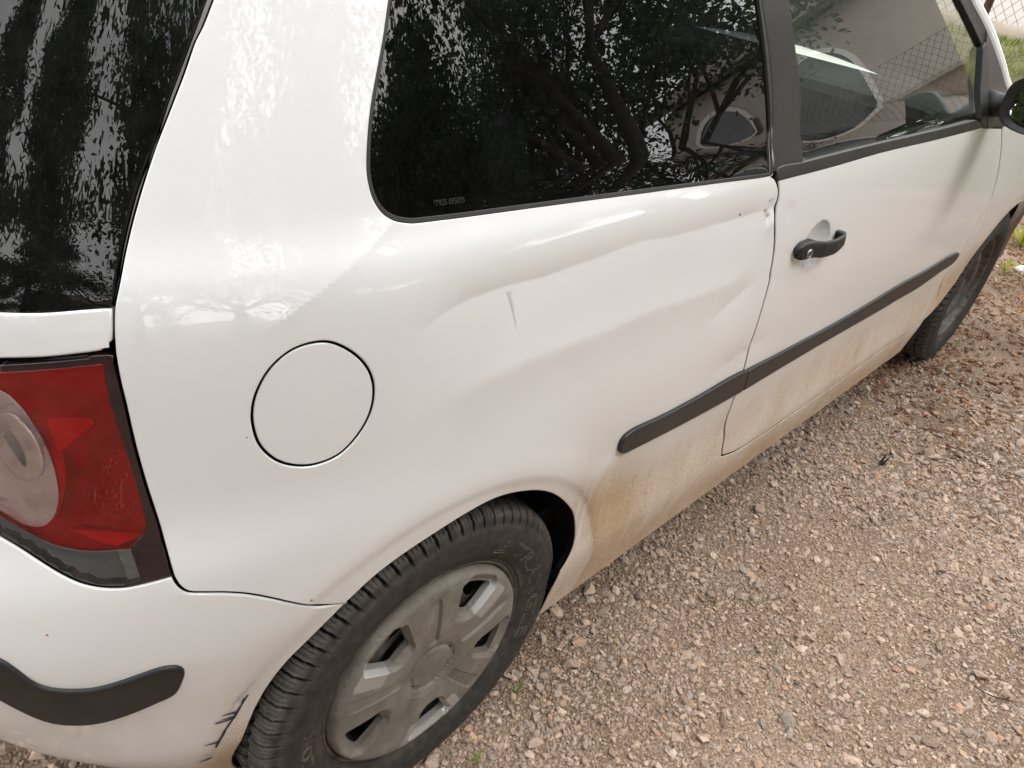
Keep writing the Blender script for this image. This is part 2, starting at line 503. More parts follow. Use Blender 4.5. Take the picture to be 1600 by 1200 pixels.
TR = {
'tg_edge': np.array([(-0.3240, 1.2004), (-0.3310, 1.1811), (-0.3367, 1.1694), (-0.3432, 1.1473), (-0.3533, 1.1173), (-0.3636, 1.0871), (-0.3731, 1.0522), (-0.3813, 1.0154), (-0.3881, 0.9870), (-0.3925, 0.9668), (-0.3933, 0.9448), (-0.3928, 0.9254)]),
'glass_r': np.array([(-0.3338, 1.1998), (-0.3488, 1.1537), (-0.3587, 1.1229), (-0.3663, 1.0919), (-0.3784, 1.0566), (-0.3863, 1.0192), (-0.3929, 0.9870), (-0.3952, 0.9678)]),
'glass_b': np.array([(-0.3963, 0.9668), (-0.4169, 0.9647), (-0.4542, 0.9603), (-0.4873, 0.9584)]),
'strip_top': np.array([(-0.3957, 0.9641), (-0.4169, 0.9623), (-0.4542, 0.9582), (-0.4874, 0.9563)]),
'strip_bot': np.array([(-0.3958, 0.9308), (-0.4237, 0.9266), (-0.4507, 0.9227), (-0.4892, 0.9188)]),
'light_top': np.array([(-0.3944, 0.9254), (-0.4509, 0.9179), (-0.4897, 0.9127)]),
'light_r': np.array([(-0.3928, 0.9251), (-0.3902, 0.9013), (-0.3865, 0.8739), (-0.3812, 0.8260), (-0.3712, 0.7666), (-0.3582, 0.7166), (-0.3407, 0.6756)]),
'light_b': np.array([(-0.3407, 0.6756), (-0.3640, 0.6724), (-0.3822, 0.6708), (-0.4011, 0.6733), (-0.4209, 0.6795), (-0.4422, 0.6899), (-0.4645, 0.7022), (-0.4868, 0.7146), (-0.5082, 0.7254)]),
'ring_o': np.array([(-0.4925, 0.8859), (-0.4792, 0.8743), (-0.4672, 0.8526), (-0.4577, 0.8226), (-0.4534, 0.7899), (-0.4545, 0.7656), (-0.4602, 0.7484), (-0.4697, 0.7393), (-0.4814, 0.7394), (-0.4949, 0.7456), (-0.5085, 0.7544)]),
'ring_i': np.array([(-0.4960, 0.8589), (-0.4822, 0.8501), (-0.4715, 0.8310), (-0.4680, 0.8057), (-0.4721, 0.7939), (-0.4839, 0.7872), (-0.4950, 0.7942), (-0.5029, 0.8078)]),
'clear': np.array([(-0.5089, 0.7463), (-0.4832, 0.7316), (-0.4607, 0.7203), (-0.4351, 0.7136), (-0.4176, 0.7115), (-0.3989, 0.7115), (-0.3868, 0.7117), (-0.3686, 0.6767)]),
'dark_in': np.array([(-0.4017, 0.9165), (-0.3987, 0.8783), (-0.3898, 0.8312), (-0.3773, 0.7546), (-0.3750, 0.7283), (-0.3845, 0.7155)]),
'bump_seam': np.array([(-0.3403, 0.6748), (-0.3321, 0.6610), (-0.3231, 0.6521), (-0.3103, 0.6474), (-0.2888, 0.6400), (-0.2666, 0.6294), (-0.2434, 0.6135), (-0.2193, 0.5944), (-0.1942, 0.5744), (-0.1732, 0.5609), (-0.1544, 0.5508)]),
'arch': np.array([(-0.1560, 0.5507), (-0.1164, 0.5786), (-0.0775, 0.5939), (-0.0353, 0.6036), (0.0107, 0.6107), (0.0527, 0.6122), (0.0859, 0.6064), (0.1228, 0.5933), (0.1576, 0.5765), (0.1974, 0.5487), (0.2394, 0.5059), (0.2725, 0.4619), (0.2886, 0.4189), (0.2905, 0.3787), (0.2740, 0.3476), (0.2635, 0.3359)]),
'arch_b': np.array([(-0.1567, 0.5463), (-0.1949, 0.5100), (-0.2231, 0.4821), (-0.2492, 0.4482), (-0.2802, 0.4028), (-0.3147, 0.3590), (-0.3410, 0.3185), (-0.3817, 0.2410)]),
'door_b': np.array([(0.7748, 0.3477), (0.8514, 0.3282), (1.0806, 0.3175), (1.3838, 0.3153), (1.6439, 0.3233), (1.8299, 0.3194), (1.9183, 0.3332)]),
'door_r': np.array([(0.6461, 0.9721), (0.6602, 0.9654), (0.6712, 0.9536), (0.6764, 0.9452), (0.6800, 0.9292), (0.6782, 0.9169), (0.6830, 0.8967), (0.6924, 0.8733), (0.7020, 0.8492), (0.7108, 0.8175), (0.7148, 0.7930), (0.7205, 0.7756), (0.7220, 0.7219), (0.7237, 0.6541), (0.7326, 0.5830), (0.7367, 0.5327), (0.7398, 0.4918), (0.7415, 0.4629), (0.7484, 0.4318), (0.7597, 0.4025), (0.7634, 0.3763), (0.7690, 0.3522)]),
'door_f': np.array([(1.8668, 0.9217), (1.9478, 0.8425), (2.0180, 0.7466), (2.0285, 0.7026), (2.0136, 0.6733), (2.0133, 0.6267), (2.0056, 0.5876), (1.9974, 0.5531), (1.9894, 0.5207), (1.9618, 0.4863), (1.9541, 0.4643), (1.9748, 0.4090), (1.9788, 0.3994), (1.9660, 0.3791), (1.9338, 0.3622), (1.9183, 0.3332)]),
'farch': np.array([(2.4532, 0.6459), (2.4015, 0.6241), (2.3561, 0.5994), (2.2853, 0.5647), (2.2386, 0.5207), (2.2045, 0.4690), (2.1723, 0.4357), (2.0957, 0.3993), (2.0590, 0.3737), (2.0051, 0.3497), (1.9621, 0.3360), (1.9296, 0.3305)]),
'qm_top': np.array([(0.3470, 0.5854), (0.3540, 0.5941), (0.3747, 0.5973), (0.4604, 0.5898), (0.5710, 0.5856), (0.6923, 0.5847), (0.7356, 0.5819)]),
'qm_bot': np.array([(0.3513, 0.5679), (0.3628, 0.5589), (0.3896, 0.5556), (0.5152, 0.5444), (0.6364, 0.5363), (0.7509, 0.5311)]),
'dm_top': np.array([(0.7417, 0.5797), (0.9089, 0.5727), (1.1050, 0.5656), (1.2814, 0.5639), (1.4813, 0.5667), (1.7066, 0.5611), (1.8564, 0.5629), (1.9219, 0.5587), (1.9492, 0.5524)]),
'dm_bot': np.array([(0.7561, 0.5307), (0.9402, 0.5298), (1.1397, 0.5256), (1.4442, 0.5158), (1.5390, 0.5154), (1.6764, 0.5110), (1.8557, 0.5218), (1.9411, 0.5260), (1.9569, 0.5393)]),
'qwin_l': np.array([(-0.1281, 1.2069), (-0.1349, 1.1733), (-0.1408, 1.1512), (-0.1487, 1.1174), (-0.1522, 1.0830), (-0.1520, 1.0621), (-0.1463, 1.0429), (-0.1352, 1.0275), (-0.1210, 1.0191), (-0.0977, 1.0139)]),
'qwin_b': np.array([(-0.0620, 1.0128), (0.0632, 1.0082), (0.2864, 0.9967), (0.4754, 0.9844), (0.6296, 0.9733), (0.6508, 0.9724)]),
'qwin_r': np.array([(0.6548, 1.2078), (0.6596, 1.1729), (0.6657, 1.1005), (0.6645, 1.0252), (0.6510, 0.9742)]),
'bp_l': np.array([(0.6605, 1.2078), (0.6694, 1.1390), (0.6715, 1.0672), (0.6542, 0.9761)]),
'bp_r': np.array([(0.7461, 1.2077), (0.7561, 1.1477), (0.7661, 1.0803), (0.7523, 0.9765)]),
'belt_t': np.array([(0.7523, 0.9765), (0.9994, 0.9734), (1.2611, 0.9674), (1.6334, 0.9598)]),
'belt_b': np.array([(0.6674, 0.9654), (0.8541, 0.9613), (1.0827, 0.9595), (1.3691, 0.9510), (1.6968, 0.9435)]),
'glass_f': np.array([(1.5452, 1.2061), (1.6018, 1.1720), (1.6914, 1.1168)]),
'divid': np.array([(1.6962, 1.1166), (1.7115, 0.9406)]),
'divid_l': np.array([(1.6187, 0.9612)]),
'frame_o': np.array([(1.6146, 1.2059), (1.7296, 1.1412), (1.8305, 1.0662), (1.8918, 1.0124)]),
'apil': np.array([(1.6461, 1.2058), (1.7296, 1.1628), (1.8006, 1.1171), (1.8778, 1.0525), (1.9110, 1.0305)]),
'bs_top': np.array([(-0.4922, 0.5890), (-0.4782, 0.5719), (-0.4652, 0.5527), (-0.4510, 0.5418), (-0.4335, 0.5370), (-0.4162, 0.5346), (-0.3982, 0.5369), (-0.3739, 0.5440), (-0.3497, 0.5503), (-0.3379, 0.5491), (-0.3317, 0.5445)]),
'bs_bot': np.array([(-0.5014, 0.5313), (-0.4840, 0.5035), (-0.4666, 0.4791), (-0.4506, 0.4706), (-0.4262, 0.4684), (-0.3919, 0.4789), (-0.3575, 0.4943), (-0.3441, 0.5000), (-0.3353, 0.5173), (-0.3301, 0.5353)]),
'crease1': np.array([(-0.1063, 0.8996), (-0.0905, 0.9063), (-0.0573, 0.9195), (-0.0213, 0.9258), (0.0386, 0.9290), (0.1071, 0.9257), (0.1573, 0.9284), (0.2267, 0.9289), (0.2714, 0.9315), (0.3239, 0.9318), (0.3932, 0.9233), (0.4760, 0.9212), (0.5871, 0.9174), (0.6473, 0.9170)]),
'crease2': np.array([(-0.0487, 0.8072), (0.0088, 0.8187), (0.0859, 0.8239), (0.1769, 0.8196), (0.2662, 0.8170), (0.3421, 0.8208), (0.4240, 0.8146), (0.4951, 0.8105), (0.5910, 0.8082), (0.6534, 0.8068)]),
'crease3': np.array([(0.5924, 0.6263), (0.6759, 0.6310), (0.7393, 0.6404)]),
'flap': np.array([(-0.2744, 0.8535), (-0.2692, 0.8757), (-0.2558, 0.8989), (-0.2371, 0.9133), (-0.2180, 0.9181), (-0.1981, 0.9161), (-0.1773, 0.9039), (-0.1600, 0.8863), (-0.1500, 0.8679), (-0.1465, 0.8471), (-0.1503, 0.8224), (-0.1639, 0.7982), (-0.1852, 0.7795), (-0.2110, 0.7747), (-0.2316, 0.7791), (-0.2515, 0.7910), (-0.2679, 0.8135), (-0.2735, 0.8343)]),
'kn_a': np.array([(0.6438, 0.9194), (0.6533, 0.9187), (0.6530, 0.9162), (0.6506, 0.9128), (0.6463, 0.9142)]),
'kn_b': np.array([(0.6538, 0.9094), (0.6615, 0.9090), (0.6645, 0.9046), (0.6601, 0.9031), (0.6537, 0.9066)]),
'kn_c': np.array([(0.6497, 0.9323), (0.6542, 0.9338), (0.6618, 0.9334), (0.6581, 0.9316), (0.6544, 0.9294)]),
'foot': np.array([(1.7028, 0.9648), (1.8549, 0.9602), (1.8883, 0.9275), (1.7210, 0.9381)]),
'etch': np.array([(-0.0679, 1.0262), (-0.0234, 1.0250)]),
'hline': np.array([(0.7834, 0.8132), (0.7891, 0.8174), (0.8111, 0.8172), (0.8377, 0.8161), (0.8670, 0.8117), (0.8974, 0.8101), (0.9272, 0.8106), (0.9515, 0.8143), (0.9670, 0.8210)]),
'lock': np.array([(0.8148, 0.8132)]),
'facet': np.array([(-0.4591, 0.8518), (-0.4376, 0.8764), (-0.4178, 0.8504), (-0.4485, 0.8241)]),
'facet2': np.array([(-0.4445, 0.7301), (-0.4274, 0.7286), (-0.3779, 0.7226), (-0.3993, 0.7136), (-0.4169, 0.7181)]),
'insert': np.array([(-0.3989, 0.7114), (-0.3867, 0.7113), (-0.3695, 0.6767), (-0.3805, 0.6762)]),
'sc_a': np.array([(-0.2775, 0.4453), (-0.2773, 0.4435), (-0.2825, 0.4356), (-0.2825, 0.4380)]),
'sc_b': np.array([(-0.2831, 0.4408), (-0.2827, 0.4347), (-0.2869, 0.4301), (-0.2886, 0.4326)]),
'sc_c': np.array([(-0.2917, 0.4240), (-0.2917, 0.4213), (-0.2992, 0.4110), (-0.3054, 0.4017), (-0.3090, 0.4010), (-0.3086, 0.4047), (-0.3024, 0.4088), (-0.3019, 0.4131), (-0.2978, 0.4168)]),
'sc_d': np.array([(-0.3154, 0.4204), (-0.3064, 0.4194), (-0.2988, 0.4165), (-0.2997, 0.4125), (-0.3065, 0.4162)]),
'sc_e': np.array([(-0.3184, 0.4104), (-0.3106, 0.4099), (-0.3029, 0.4073), (-0.3044, 0.4045), (-0.3114, 0.4075)]),
'sc_f': np.array([(-0.3264, 0.4091), (-0.3246, 0.4090), (-0.3165, 0.4066), (-0.3077, 0.4047), (-0.3088, 0.4020), (-0.3173, 0.4044), (-0.3256, 0.4061)]),
'sc_g': np.array([(-0.3090, 0.4010), (-0.3086, 0.3994), (-0.3147, 0.3920), (-0.3202, 0.3863), (-0.3205, 0.3877), (-0.3155, 0.3938)]),
'sc_h': np.array([(-0.3251, 0.3824), (-0.3231, 0.3808), (-0.3319, 0.3692), (-0.3385, 0.3606), (-0.3499, 0.3453), (-0.3498, 0.3485), (-0.3416, 0.3602), (-0.3346, 0.3686)]),
'sc_i': np.array([(-0.3583, 0.3633), (-0.3484, 0.3627), (-0.3400, 0.3617), (-0.3410, 0.3583), (-0.3486, 0.3601)]),
'sc_j': np.array([(-0.3870, 0.3116), (-0.3782, 0.3115), (-0.3674, 0.3151), (-0.3681, 0.3120), (-0.3781, 0.3071)]),
'sc_k': np.array([(-0.2774, 0.4446), (-0.2770, 0.4433), (-0.2891, 0.4261), (-0.2996, 0.4113), (-0.3121, 0.3949), (-0.3244, 0.3805), (-0.3363, 0.3645), (-0.3501, 0.3454), (-0.3500, 0.3474), (-0.3367, 0.3661), (-0.3245, 0.3824), (-0.3123, 0.3970), (-0.2997, 0.4138), (-0.2896, 0.4276)]),
'sf_d': np.array([(-0.3612, 0.3277), (-0.3611, 0.3248), (-0.3712, 0.3207), (-0.3786, 0.3202), (-0.3719, 0.3264)]),
'sf_e': np.array([(-0.3251, 0.3655), (-0.3235, 0.3608), (-0.3282, 0.3616), (-0.3307, 0.3651)]),
'sf_a': np.array([(-0.2647, 0.4694), (-0.2644, 0.4659), (-0.2689, 0.4620), (-0.2707, 0.4646), (-0.2681, 0.4690)]),
'sf_b': np.array([(-0.2711, 0.4627), (-0.2713, 0.4573), (-0.2834, 0.4458), (-0.2918, 0.4423), (-0.2862, 0.4493), (-0.2790, 0.4524), (-0.2773, 0.4556)]),
'sf_c': np.array([(-0.2956, 0.4388), (-0.2909, 0.4391), (-0.2845, 0.4420), (-0.2871, 0.4360), (-0.2936, 0.4297), (-0.3008, 0.4250), (-0.2969, 0.4312)]),
'qscr': np.array([(0.0414, 0.9169), (0.0459, 0.9151), (0.0488, 0.9034), (0.0529, 0.8879), (0.0561, 0.8755), (0.0512, 0.8883), (0.0455, 0.9042)]),
'qscr2': np.array([(0.0372, 0.9209), (0.0436, 0.9211), (0.0484, 0.9169), (0.0432, 0.9149)]),
'rust1': np.array([(0.5668, 0.9246), (0.5723, 0.9237), (0.5740, 0.9206), (0.5686, 0.9212)]),
'rust2': np.array([(-0.1989, 0.5904), (-0.1971, 0.5899), (-0.1966, 0.5865), (-0.1984, 0.5870)]),
'chip1': np.array([(-0.2806, 0.8271), (-0.2797, 0.8270), (-0.2794, 0.8254), (-0.2806, 0.8256)]),
'spot1': np.array([(-0.4486, 0.6223), (-0.4470, 0.6228), (-0.4466, 0.6207), (-0.4481, 0.6200)]),

}

def sst(a, b, x):
    s = np.clip((np.asarray(x, float) - a) / (b - a), 0, 1)
    return s * s * (3 - 2 * s)

def xz(name):
    p = S(TR[name][:, 0], TR[name][:, 1]); return p[:, 0], p[:, 2]
C1x, C1z = xz('crease1'); C2x, C2z = xz('crease2'); C3x, C3z = xz('crease3')
def flap_centre():
    p = S(TR['flap'][:, 0], TR['flap'][:, 1]); return p[:, 0].mean(), p[:, 2].mean()
WHEEL_Z = 0.2848
HX, HZ = 0.872, 0.812      # handle bowl centre

def dents(x, v):
    x, v = np.broadcast_arrays(np.asarray(x, float), np.asarray(v, float))
    d = np.zeros_like(x)
    # long crease under the window, a second softer one below it
    s = v - np.interp(x, C1x, C1z)
    e = sst(-.10, .02, x) * (1 - sst(.58, .73, x)) * (0.9 + .2 * np.sin(x * 11 + .5))
    L = np.where(s > 0, .034, .085)
    d -= .0068 * e * np.exp(-np.sqrt(s * s + .0010 ** 2) / L)
    s = v - np.interp(x, C2x, C2z)
    e = sst(-.06, .08, x) * (1 - sst(.50, .70, x))
    L = np.where(s > 0, .05, .05)
    d += .0060 * e * np.exp(-np.sqrt(s * s + .006 ** 2) / L)
    s = v - np.interp(x, C3x, C3z)
    e = sst(.55, .68, x) * (1 - sst(.735, .86, x))
    d -= .0035 * e * np.exp(-np.sqrt(s * s + .005 ** 2) / np.where(s > 0, .03, .05))
    s = v - (.757 + (x - .57) * .30)
    e = sst(.52, .60, x) * (1 - sst(.62, .70, x))
    d -= .0030 * e * np.exp(-np.sqrt(s * s + .003 ** 2) / .022)
    # broad push-in of the panel
    d -= .006 * np.exp(-(((x - .35) / .30) ** 2 + ((v - .80) / .16) ** 2))
    # faint crease behind the filler flap
    s = v - (.985 + (x + .13) * .55)
    e = sst(-.235, -.19, x) * (1 - sst(-.10, -.02, x))
    d += .0016 * e * np.exp(-np.abs(s) / .012)
    # two knocks at the door gap
    for cx, cz, r, a in ((.668, .918, .010, -.0030), (.662, .902, .008, -.0024), (.672, .890, .010, .0014), (.664, .910, .004, .0012), (.727, .905, .015, -.0018), (.737, .918, .011, .0010)):
        d += a * np.exp(-(((x - cx) / r) ** 2 + ((v - cz) / (r * 1.3)) ** 2))
    # handle bowl in the door
    rr = np.sqrt(((x - HX) / .054) ** 2 + ((v - HZ) / .048) ** 2)
    d -= .0150 * np.clip(1 - rr ** 2.2, 0, 1) * sst(1.0, .95, rr)
    # rolled wheel arch lips
    for cx in (0.0, 2.465):
        r = np.hypot(x - cx, v - WHEEL_Z)
        up = sst(.22, .30, v)
        d -= .0022 * sst(.366, .346, r) * up
        d += .0018 * np.exp(-((r - .375) / .03) ** 2) * up
    return d

def plan(x, v):
    return dents(x, v)

def dirtf(x, z):
    """road dust on the paint: from the place of the wheels and the height above the road"""
    x = np.asarray(x, float); z = np.asarray(z, float)
    d = .44 * sst(.62, .38, z) * sst(-.1, .35, x) + .14 * sst(.60, .44, z) * sst(.3, .6, x)
    d += .13 * sst(.80, .60, z) * sst(.2, .5, x)
    # plume thrown up in front of the rear wheel opening
    u = (x - .335) * .8 + (z - .44) * .35; w = (z - .44) * .8 - (x - .335) * .35
    d += .56 * np.exp(-(u / .095) ** 2 - (w / .17) ** 2) * sst(.14, .29, x)
    # cleaned patch behind the moulding end
    d *= 1 - .9 * np.exp(-(((x - .325) / .030) ** 2 + ((z - .555) / .022) ** 2))
    r = np.hypot(x, z - WHEEL_Z)
    lipm = sst(.358, .350, r) * sst(.02, .12, x); d = d * (1 - lipm) + lipm * np.maximum(d * .5, .24)
    d += .22 * sst(.40, .33, r) * sst(.75, .5, z)
    # behind the rear wheel, low on the bumper
    d += .6 * sst(.36, .29, r) * sst(.46, .30, z) * (x < 0)
    d += .10 * sst(.70, .30, z) * (x < 0)
    d += .22 * sst(.33, .24, z)
    # front wing and front of the door
    rf = np.hypot(x - 2.465, z - WHEEL_Z)
    d += .30 * sst(.62, .40, rf) * sst(.86, .55, z)
    # wash streaks
    for sx, sl in ((.285, .16), (.305, .18), (.252, .05)):
        xs = sx + (z - .45) * .02
        d *= 1 - .65 * np.exp(-((x - xs) / .0022) ** 2) * sst(.37, .42, z) * (1 - sst(.45 + sl * .7, .47 + sl * .8, z))
    return np.clip(d, 0, 1)

def spline(p, step=.006, closed=False):
    p = np.asarray(p, float)
    if len(p) < 3 and not closed:
        n = max(2, int(np.linalg.norm(p[-1] - p[0]) / step) + 1)
        return p[0] + (p[-1] - p[0]) * np.linspace(0, 1, n)[:, None]
    q = np.vstack([p[-1:], p, p[:2]]) if closed else np.vstack([2 * p[:1] - p[1:2], p, 2 * p[-1:] - p[-2:-1]])
    out = []
    for i in range(1, len(q) - 2):
        p0, p1, p2, p3 = q[i - 1:i + 3]
        n = max(1, int(np.ceil(np.linalg.norm(p2 - p1) / step)))
        t = np.linspace(0, 1, n, endpoint=False)[:, None]
        d1, d2, d3 = (max(1e-6, np.linalg.norm(b - a)) ** .5 for a, b in ((p0, p1), (p1, p2), (p2, p3)))
        m1 = (p2 - p1) + d2 * ((p1 - p0) / d1 - (p2 - p0) / (d1 + d2))
        m2 = (p2 - p1) + d2 * ((p3 - p2) / d3 - (p3 - p1) / (d2 + d3))
        out.append((2 * t ** 3 - 3 * t ** 2 + 1) * p1 + (t ** 3 - 2 * t ** 2 + t) * m1 + (-2 * t ** 3 + 3 * t ** 2) * p2 + (t ** 3 - t ** 2) * m2)
    out = np.vstack(out)
    return out if closed else np.vstack([out, p[-1:]])

def loop(*segs, step=.006):
    """closed outline from open segments, each smoothed on its own; joins stay corners"""
    out = []
    for s in segs:
        s = np.asarray(s, float)
        out.append(spline(s, step) if len(s) > 1 else s)
    p = np.vstack(out)
    q = np.vstack(out + [out[0][:1]])
    # densify straight joins, drop doubles
    res = [p[0]]
    for b in list(p[1:]) + [p[0]]:
        a = res[-1]; L = np.linalg.norm(b - a)
        if L < step * .25: continue
        n = int(np.ceil(L / step))
        for k in range(1, n + 1): res.append(a + (b - a) * k / n)
    if np.linalg.norm(res[-1] - res[0]) < step * .5: res.pop()
    res = np.array(res)
    a = .5 * np.sum(res[:, 0] * np.roll(res[:, 1], -1) - np.roll(res[:, 0], -1) * res[:, 1])
    return res if a > 0 else res[::-1]

def round_loop(p, it=2):
    for _ in range(it): p = .25 * np.roll(p, 1, 0) + .5 * p + .25 * np.roll(p, -1, 0)
    return p

def outn(p):
    t = np.roll(p, -1, 0) - np.roll(p, 1, 0)
    n = np.c_[t[:, 1], -t[:, 0]]; return n / np.maximum(1e-9, np.linalg.norm(n, axis=1, keepdims=True))

def grow(p, d):
    return p + outn(p) * d

def inside(pts, poly):
    x, y = pts[:, 0], pts[:, 1]; r = np.zeros(len(pts), bool)
    a = poly; b = np.roll(poly, -1, 0)
    for (x1, y1), (x2, y2) in zip(a, b):
        if y1 == y2: continue
        c = ((y1 > y) != (y2 > y)) & (x < (x2 - x1) * (y - y1) / (y2 - y1) + x1)
        r ^= c
    return r

def near(pts, poly, d):
    r = np.zeros(len(pts), bool)
    for i in range(0, len(pts), 4000):
        q = pts[i:i + 4000]; m_ = ((q[:, None, :] - poly[None]) ** 2).sum(-1).min(1); r[i:i + 4000] = m_ < d * d
    return r

def tri2d(outer, holes=(), step=.012, sy=1.0, extra=None, lines=None, pts=None):
    lo, hi = outer.min(0), outer.max(0)
    gx, gy = np.meshgrid(np.arange(lo[0], hi[0], step), np.arange(lo[1], hi[1], step * sy))
    g = np.c_[gx.ravel(), gy.ravel()]
    g = g[inside(g, outer)]
    for h in holes: g = g[~inside(g, h)]
    if extra is not None:
        for ex_, es in extra:
            g = g[~(np.hypot(g[:, 0] - ex_[0], g[:, 1] - ex_[1]) < ex_[2])]
            a_, b_ = np.meshgrid(np.arange(-ex_[2], ex_[2], es), np.arange(-ex_[2], ex_[2], es)); q_ = np.c_[a_.ravel(), b_.ravel()]
            q_ = q_[np.hypot(q_[:, 0], q_[:, 1]) < ex_[2] - es * .4] + np.array(ex_[:2]); q_ = q_[inside(q_, outer)]
            for h in holes: q_ = q_[~inside(q_, h)]
            g = np.vstack([g, q_])
    if lines is not None:
        lp = np.vstack([lines + np.array([0, d_]) for d_ in (-.009, -.0035, -.0008, .0008, .0035, .009)]); lp = lp[inside(lp, outer)]
        for h in holes: lp = lp[~inside(lp, h)]
        g = g[~near(g, lp, step * .5)]; g = np.vstack([g, lp])
    if pts is not None:
        pts = pts[inside(pts, outer)]
        for h in holes: pts = pts[~inside(pts, h)]
        g = g[~near(g, pts, step * .6)]; g = np.vstack([g, pts])
    allb = np.vstack([outer] + list(holes))
    if len(g): g = g[~near(g, allb, min(step * .55, .006 if extra is not None else 1))]
    pts = np.vstack([allb, g])
    edges = []; k = 0
    for lp in [outer] + list(holes):
        n = len(lp); edges += [(k + i, k + (i + 1) % n) for i in range(n)]; k += n
    vv, _, ff, ov, _, _ = delaunay_2d_cdt([Vector((float(a), float(b))) for a, b in pts], edges, [], 0, 1e-7)
    vv = np.array([(q.x, q.y) for q in vv]); ff = np.array([f for f in ff if len(f) == 3])
    cen = vv[ff].mean(1); ok = inside(cen, outer)
    for h in holes: ok &= ~inside(cen, h)
    ff = ff[ok]
    a, b, c = vv[ff[:, 0]], vv[ff[:, 1]], vv[ff[:, 2]]
    ar = (b[:, 0] - a[:, 0]) * (c[:, 1] - a[:, 1]) - (b[:, 1] - a[:, 1]) * (c[:, 0] - a[:, 0])
    ff[ar < 0] = ff[ar < 0][:, ::-1]
    # loops: map input boundary points to output points
    lk = {}
    loops = []; k = 0
    key = {(round(x, 6), round(y, 6)): i for i, (x, y) in enumerate(vv)}
    for lp in [outer] + list(holes):
        loops.append([key.get((round(float(x), 6), round(float(y), 6)), None) for x, y in lp])
    loops = [[i for i in l if i is not None] for l in loops]
    return vv, ff, loops

def panel(name, outer, mat, parent, holes=(), off=0.0, step=.012, r=.0018, depth=.012, disp=dents, dirt=True, mirror=0, sy=1.0, dfun=None, extra=None, lines=None, edge=None):
    """a sheet of the body surface cut to an outline, with rolled edges. mirror: 0 right side, 1 left side only, 2 both"""
    vv, ff, loops = tri2d(outer, holes, step, sy, extra, lines)
    t, v = vv[:, 0], vv[:, 1]
    nn = N(t, v, disp); P = S(t, v, disp)
    o_ = off if not callable(off) else off(t, v)
    P = P + nn * (np.asarray(o_)[..., None] if np.ndim(o_) else o_)
    V_ = [P]; NN = [nn]; F_ = [ff]; k = len(P)
    h = 1e-3
    Tt = S(t + h, v, disp) - S(t - h, v, disp); Tv = S(t, v + h, disp) - S(t, v - h, disp)
    Tt /= 2 * h; Tv /= 2 * h
    if r > 0:
        for li, lp in enumerate(loops):
            lp = np.array(lp); p2 = vv[lp]
            on = outn(p2)
            if li > 0:
                a = .5 * np.sum(p2[:, 0] * np.roll(p2[:, 1], -1) - np.roll(p2[:, 0], -1) * p2[:, 1])
                if a > 0: on = -on
            o3 = Tt[lp] * on[:, :1] + Tv[lp] * on[:, 1:]
            nl = nn[lp]; o3 -= nl * (o3 * nl).sum(1, keepdims=True)
            o3 /= np.maximum(1e-9, np.linalg.norm(o3, axis=1, keepdims=True))
            base = P[lp]; rings = [lp]
            for so, sn, nr in ((.7, .3, nl + o3), (1.0, 1.0, o3), (1.0, 1.0 + depth / r, o3)):
                V_.append(base + o3 * r * so - nl * r * sn)
                q = nr / np.linalg.norm(nr, axis=1, keepdims=True); NN.append(q)
                rings.append(np.arange(k, k + len(lp))); k += len(lp)
            flip = li > 0 and (.5 * np.sum(p2[:, 0] * np.roll(p2[:, 1], -1) - np.roll(p2[:, 0], -1) * p2[:, 1])) > 0
            for a, b in zip(rings[:-1], rings[1:]):
                a2, b2 = np.roll(a, -1), np.roll(b, -1)
                tri = np.vstack([np.c_[a, b, b2], np.c_[a, b2, a2]])
                F_.append(tri[:, ::-1] if flip else tri)
    V_ = np.vstack(V_); NN = np.vstack(NN); F_ = np.vstack(F_)
    fl = np.array([1, -1, 1.0])
    if mirror == 1: V_ = V_ * fl; NN = NN * fl; F_ = F_[:, ::-1]
    if mirror == 2:
        F_ = np.vstack([F_, F_[:, ::-1] + len(V_)]); V_ = np.vstack([V_, V_ * fl]); NN = np.vstack([NN, NN * fl])
    attrs = None
    if dirt:
        df = dfun if dfun else dirtf
        attrs = {'dirt': df(V_[:, 0], V_[:, 2])}
    o = mesh_obj(name, V_, F_, mat, parent, normals=NN, attrs=attrs)
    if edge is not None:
        o.data.materials.append(edge)  # second material paints shade onto the deep walls of the gap
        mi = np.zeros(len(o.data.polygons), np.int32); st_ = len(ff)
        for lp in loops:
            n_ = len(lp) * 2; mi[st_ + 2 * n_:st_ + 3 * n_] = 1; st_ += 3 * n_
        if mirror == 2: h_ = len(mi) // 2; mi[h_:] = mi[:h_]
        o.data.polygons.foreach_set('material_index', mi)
    return o

def ext(p, v, n=4):
    """continue a traced line to height v"""
    p = np.asarray(p); d = p[-1] - p[-n]; k = (v - p[-1, 1]) / d[1]
    return np.vstack([p, p[-1] + d * k * .5, p[-1] + d * k])

# ------------------------------------------------------------------ the car
car = empty('parked_car', (1.2, 0, 0))
tag(car, 'white three-door hatchback with dented side panel parked on gravel', 'car')
CARX = Vector((-1.2, 0, 0))
class _P: pass
def under(o):
    """children of the car keep world coordinates"""
    o.location = CARX
    return o

GAP = .0018
TC = X0 - math.pi / 2       # centre line of the tail
def circ(cx, cz, r, a0, a1, n=24):
    """arc in (x,z); turned into (t,v) on the surface"""
    a = np.radians(np.linspace(a0, a1, n))
    return xz_to_tv(cx + r * np.cos(a), cz + r * np.sin(a))
def xz_to_tv(x, z):
    x = np.atleast_1d(np.asarray(x, float)); z = np.atleast_1d(np.asarray(z, float))
    lo = np.full(len(x), TC + .01); hi = np.full(len(x), 4.0)
    for _ in range(50):
        mid = (lo + hi) / 2; p = S(mid, z)[:, 0]; lo = np.where(p < x, mid, lo); hi = np.where(p < x, hi, mid)
    return np.c_[(lo + hi) / 2, z]

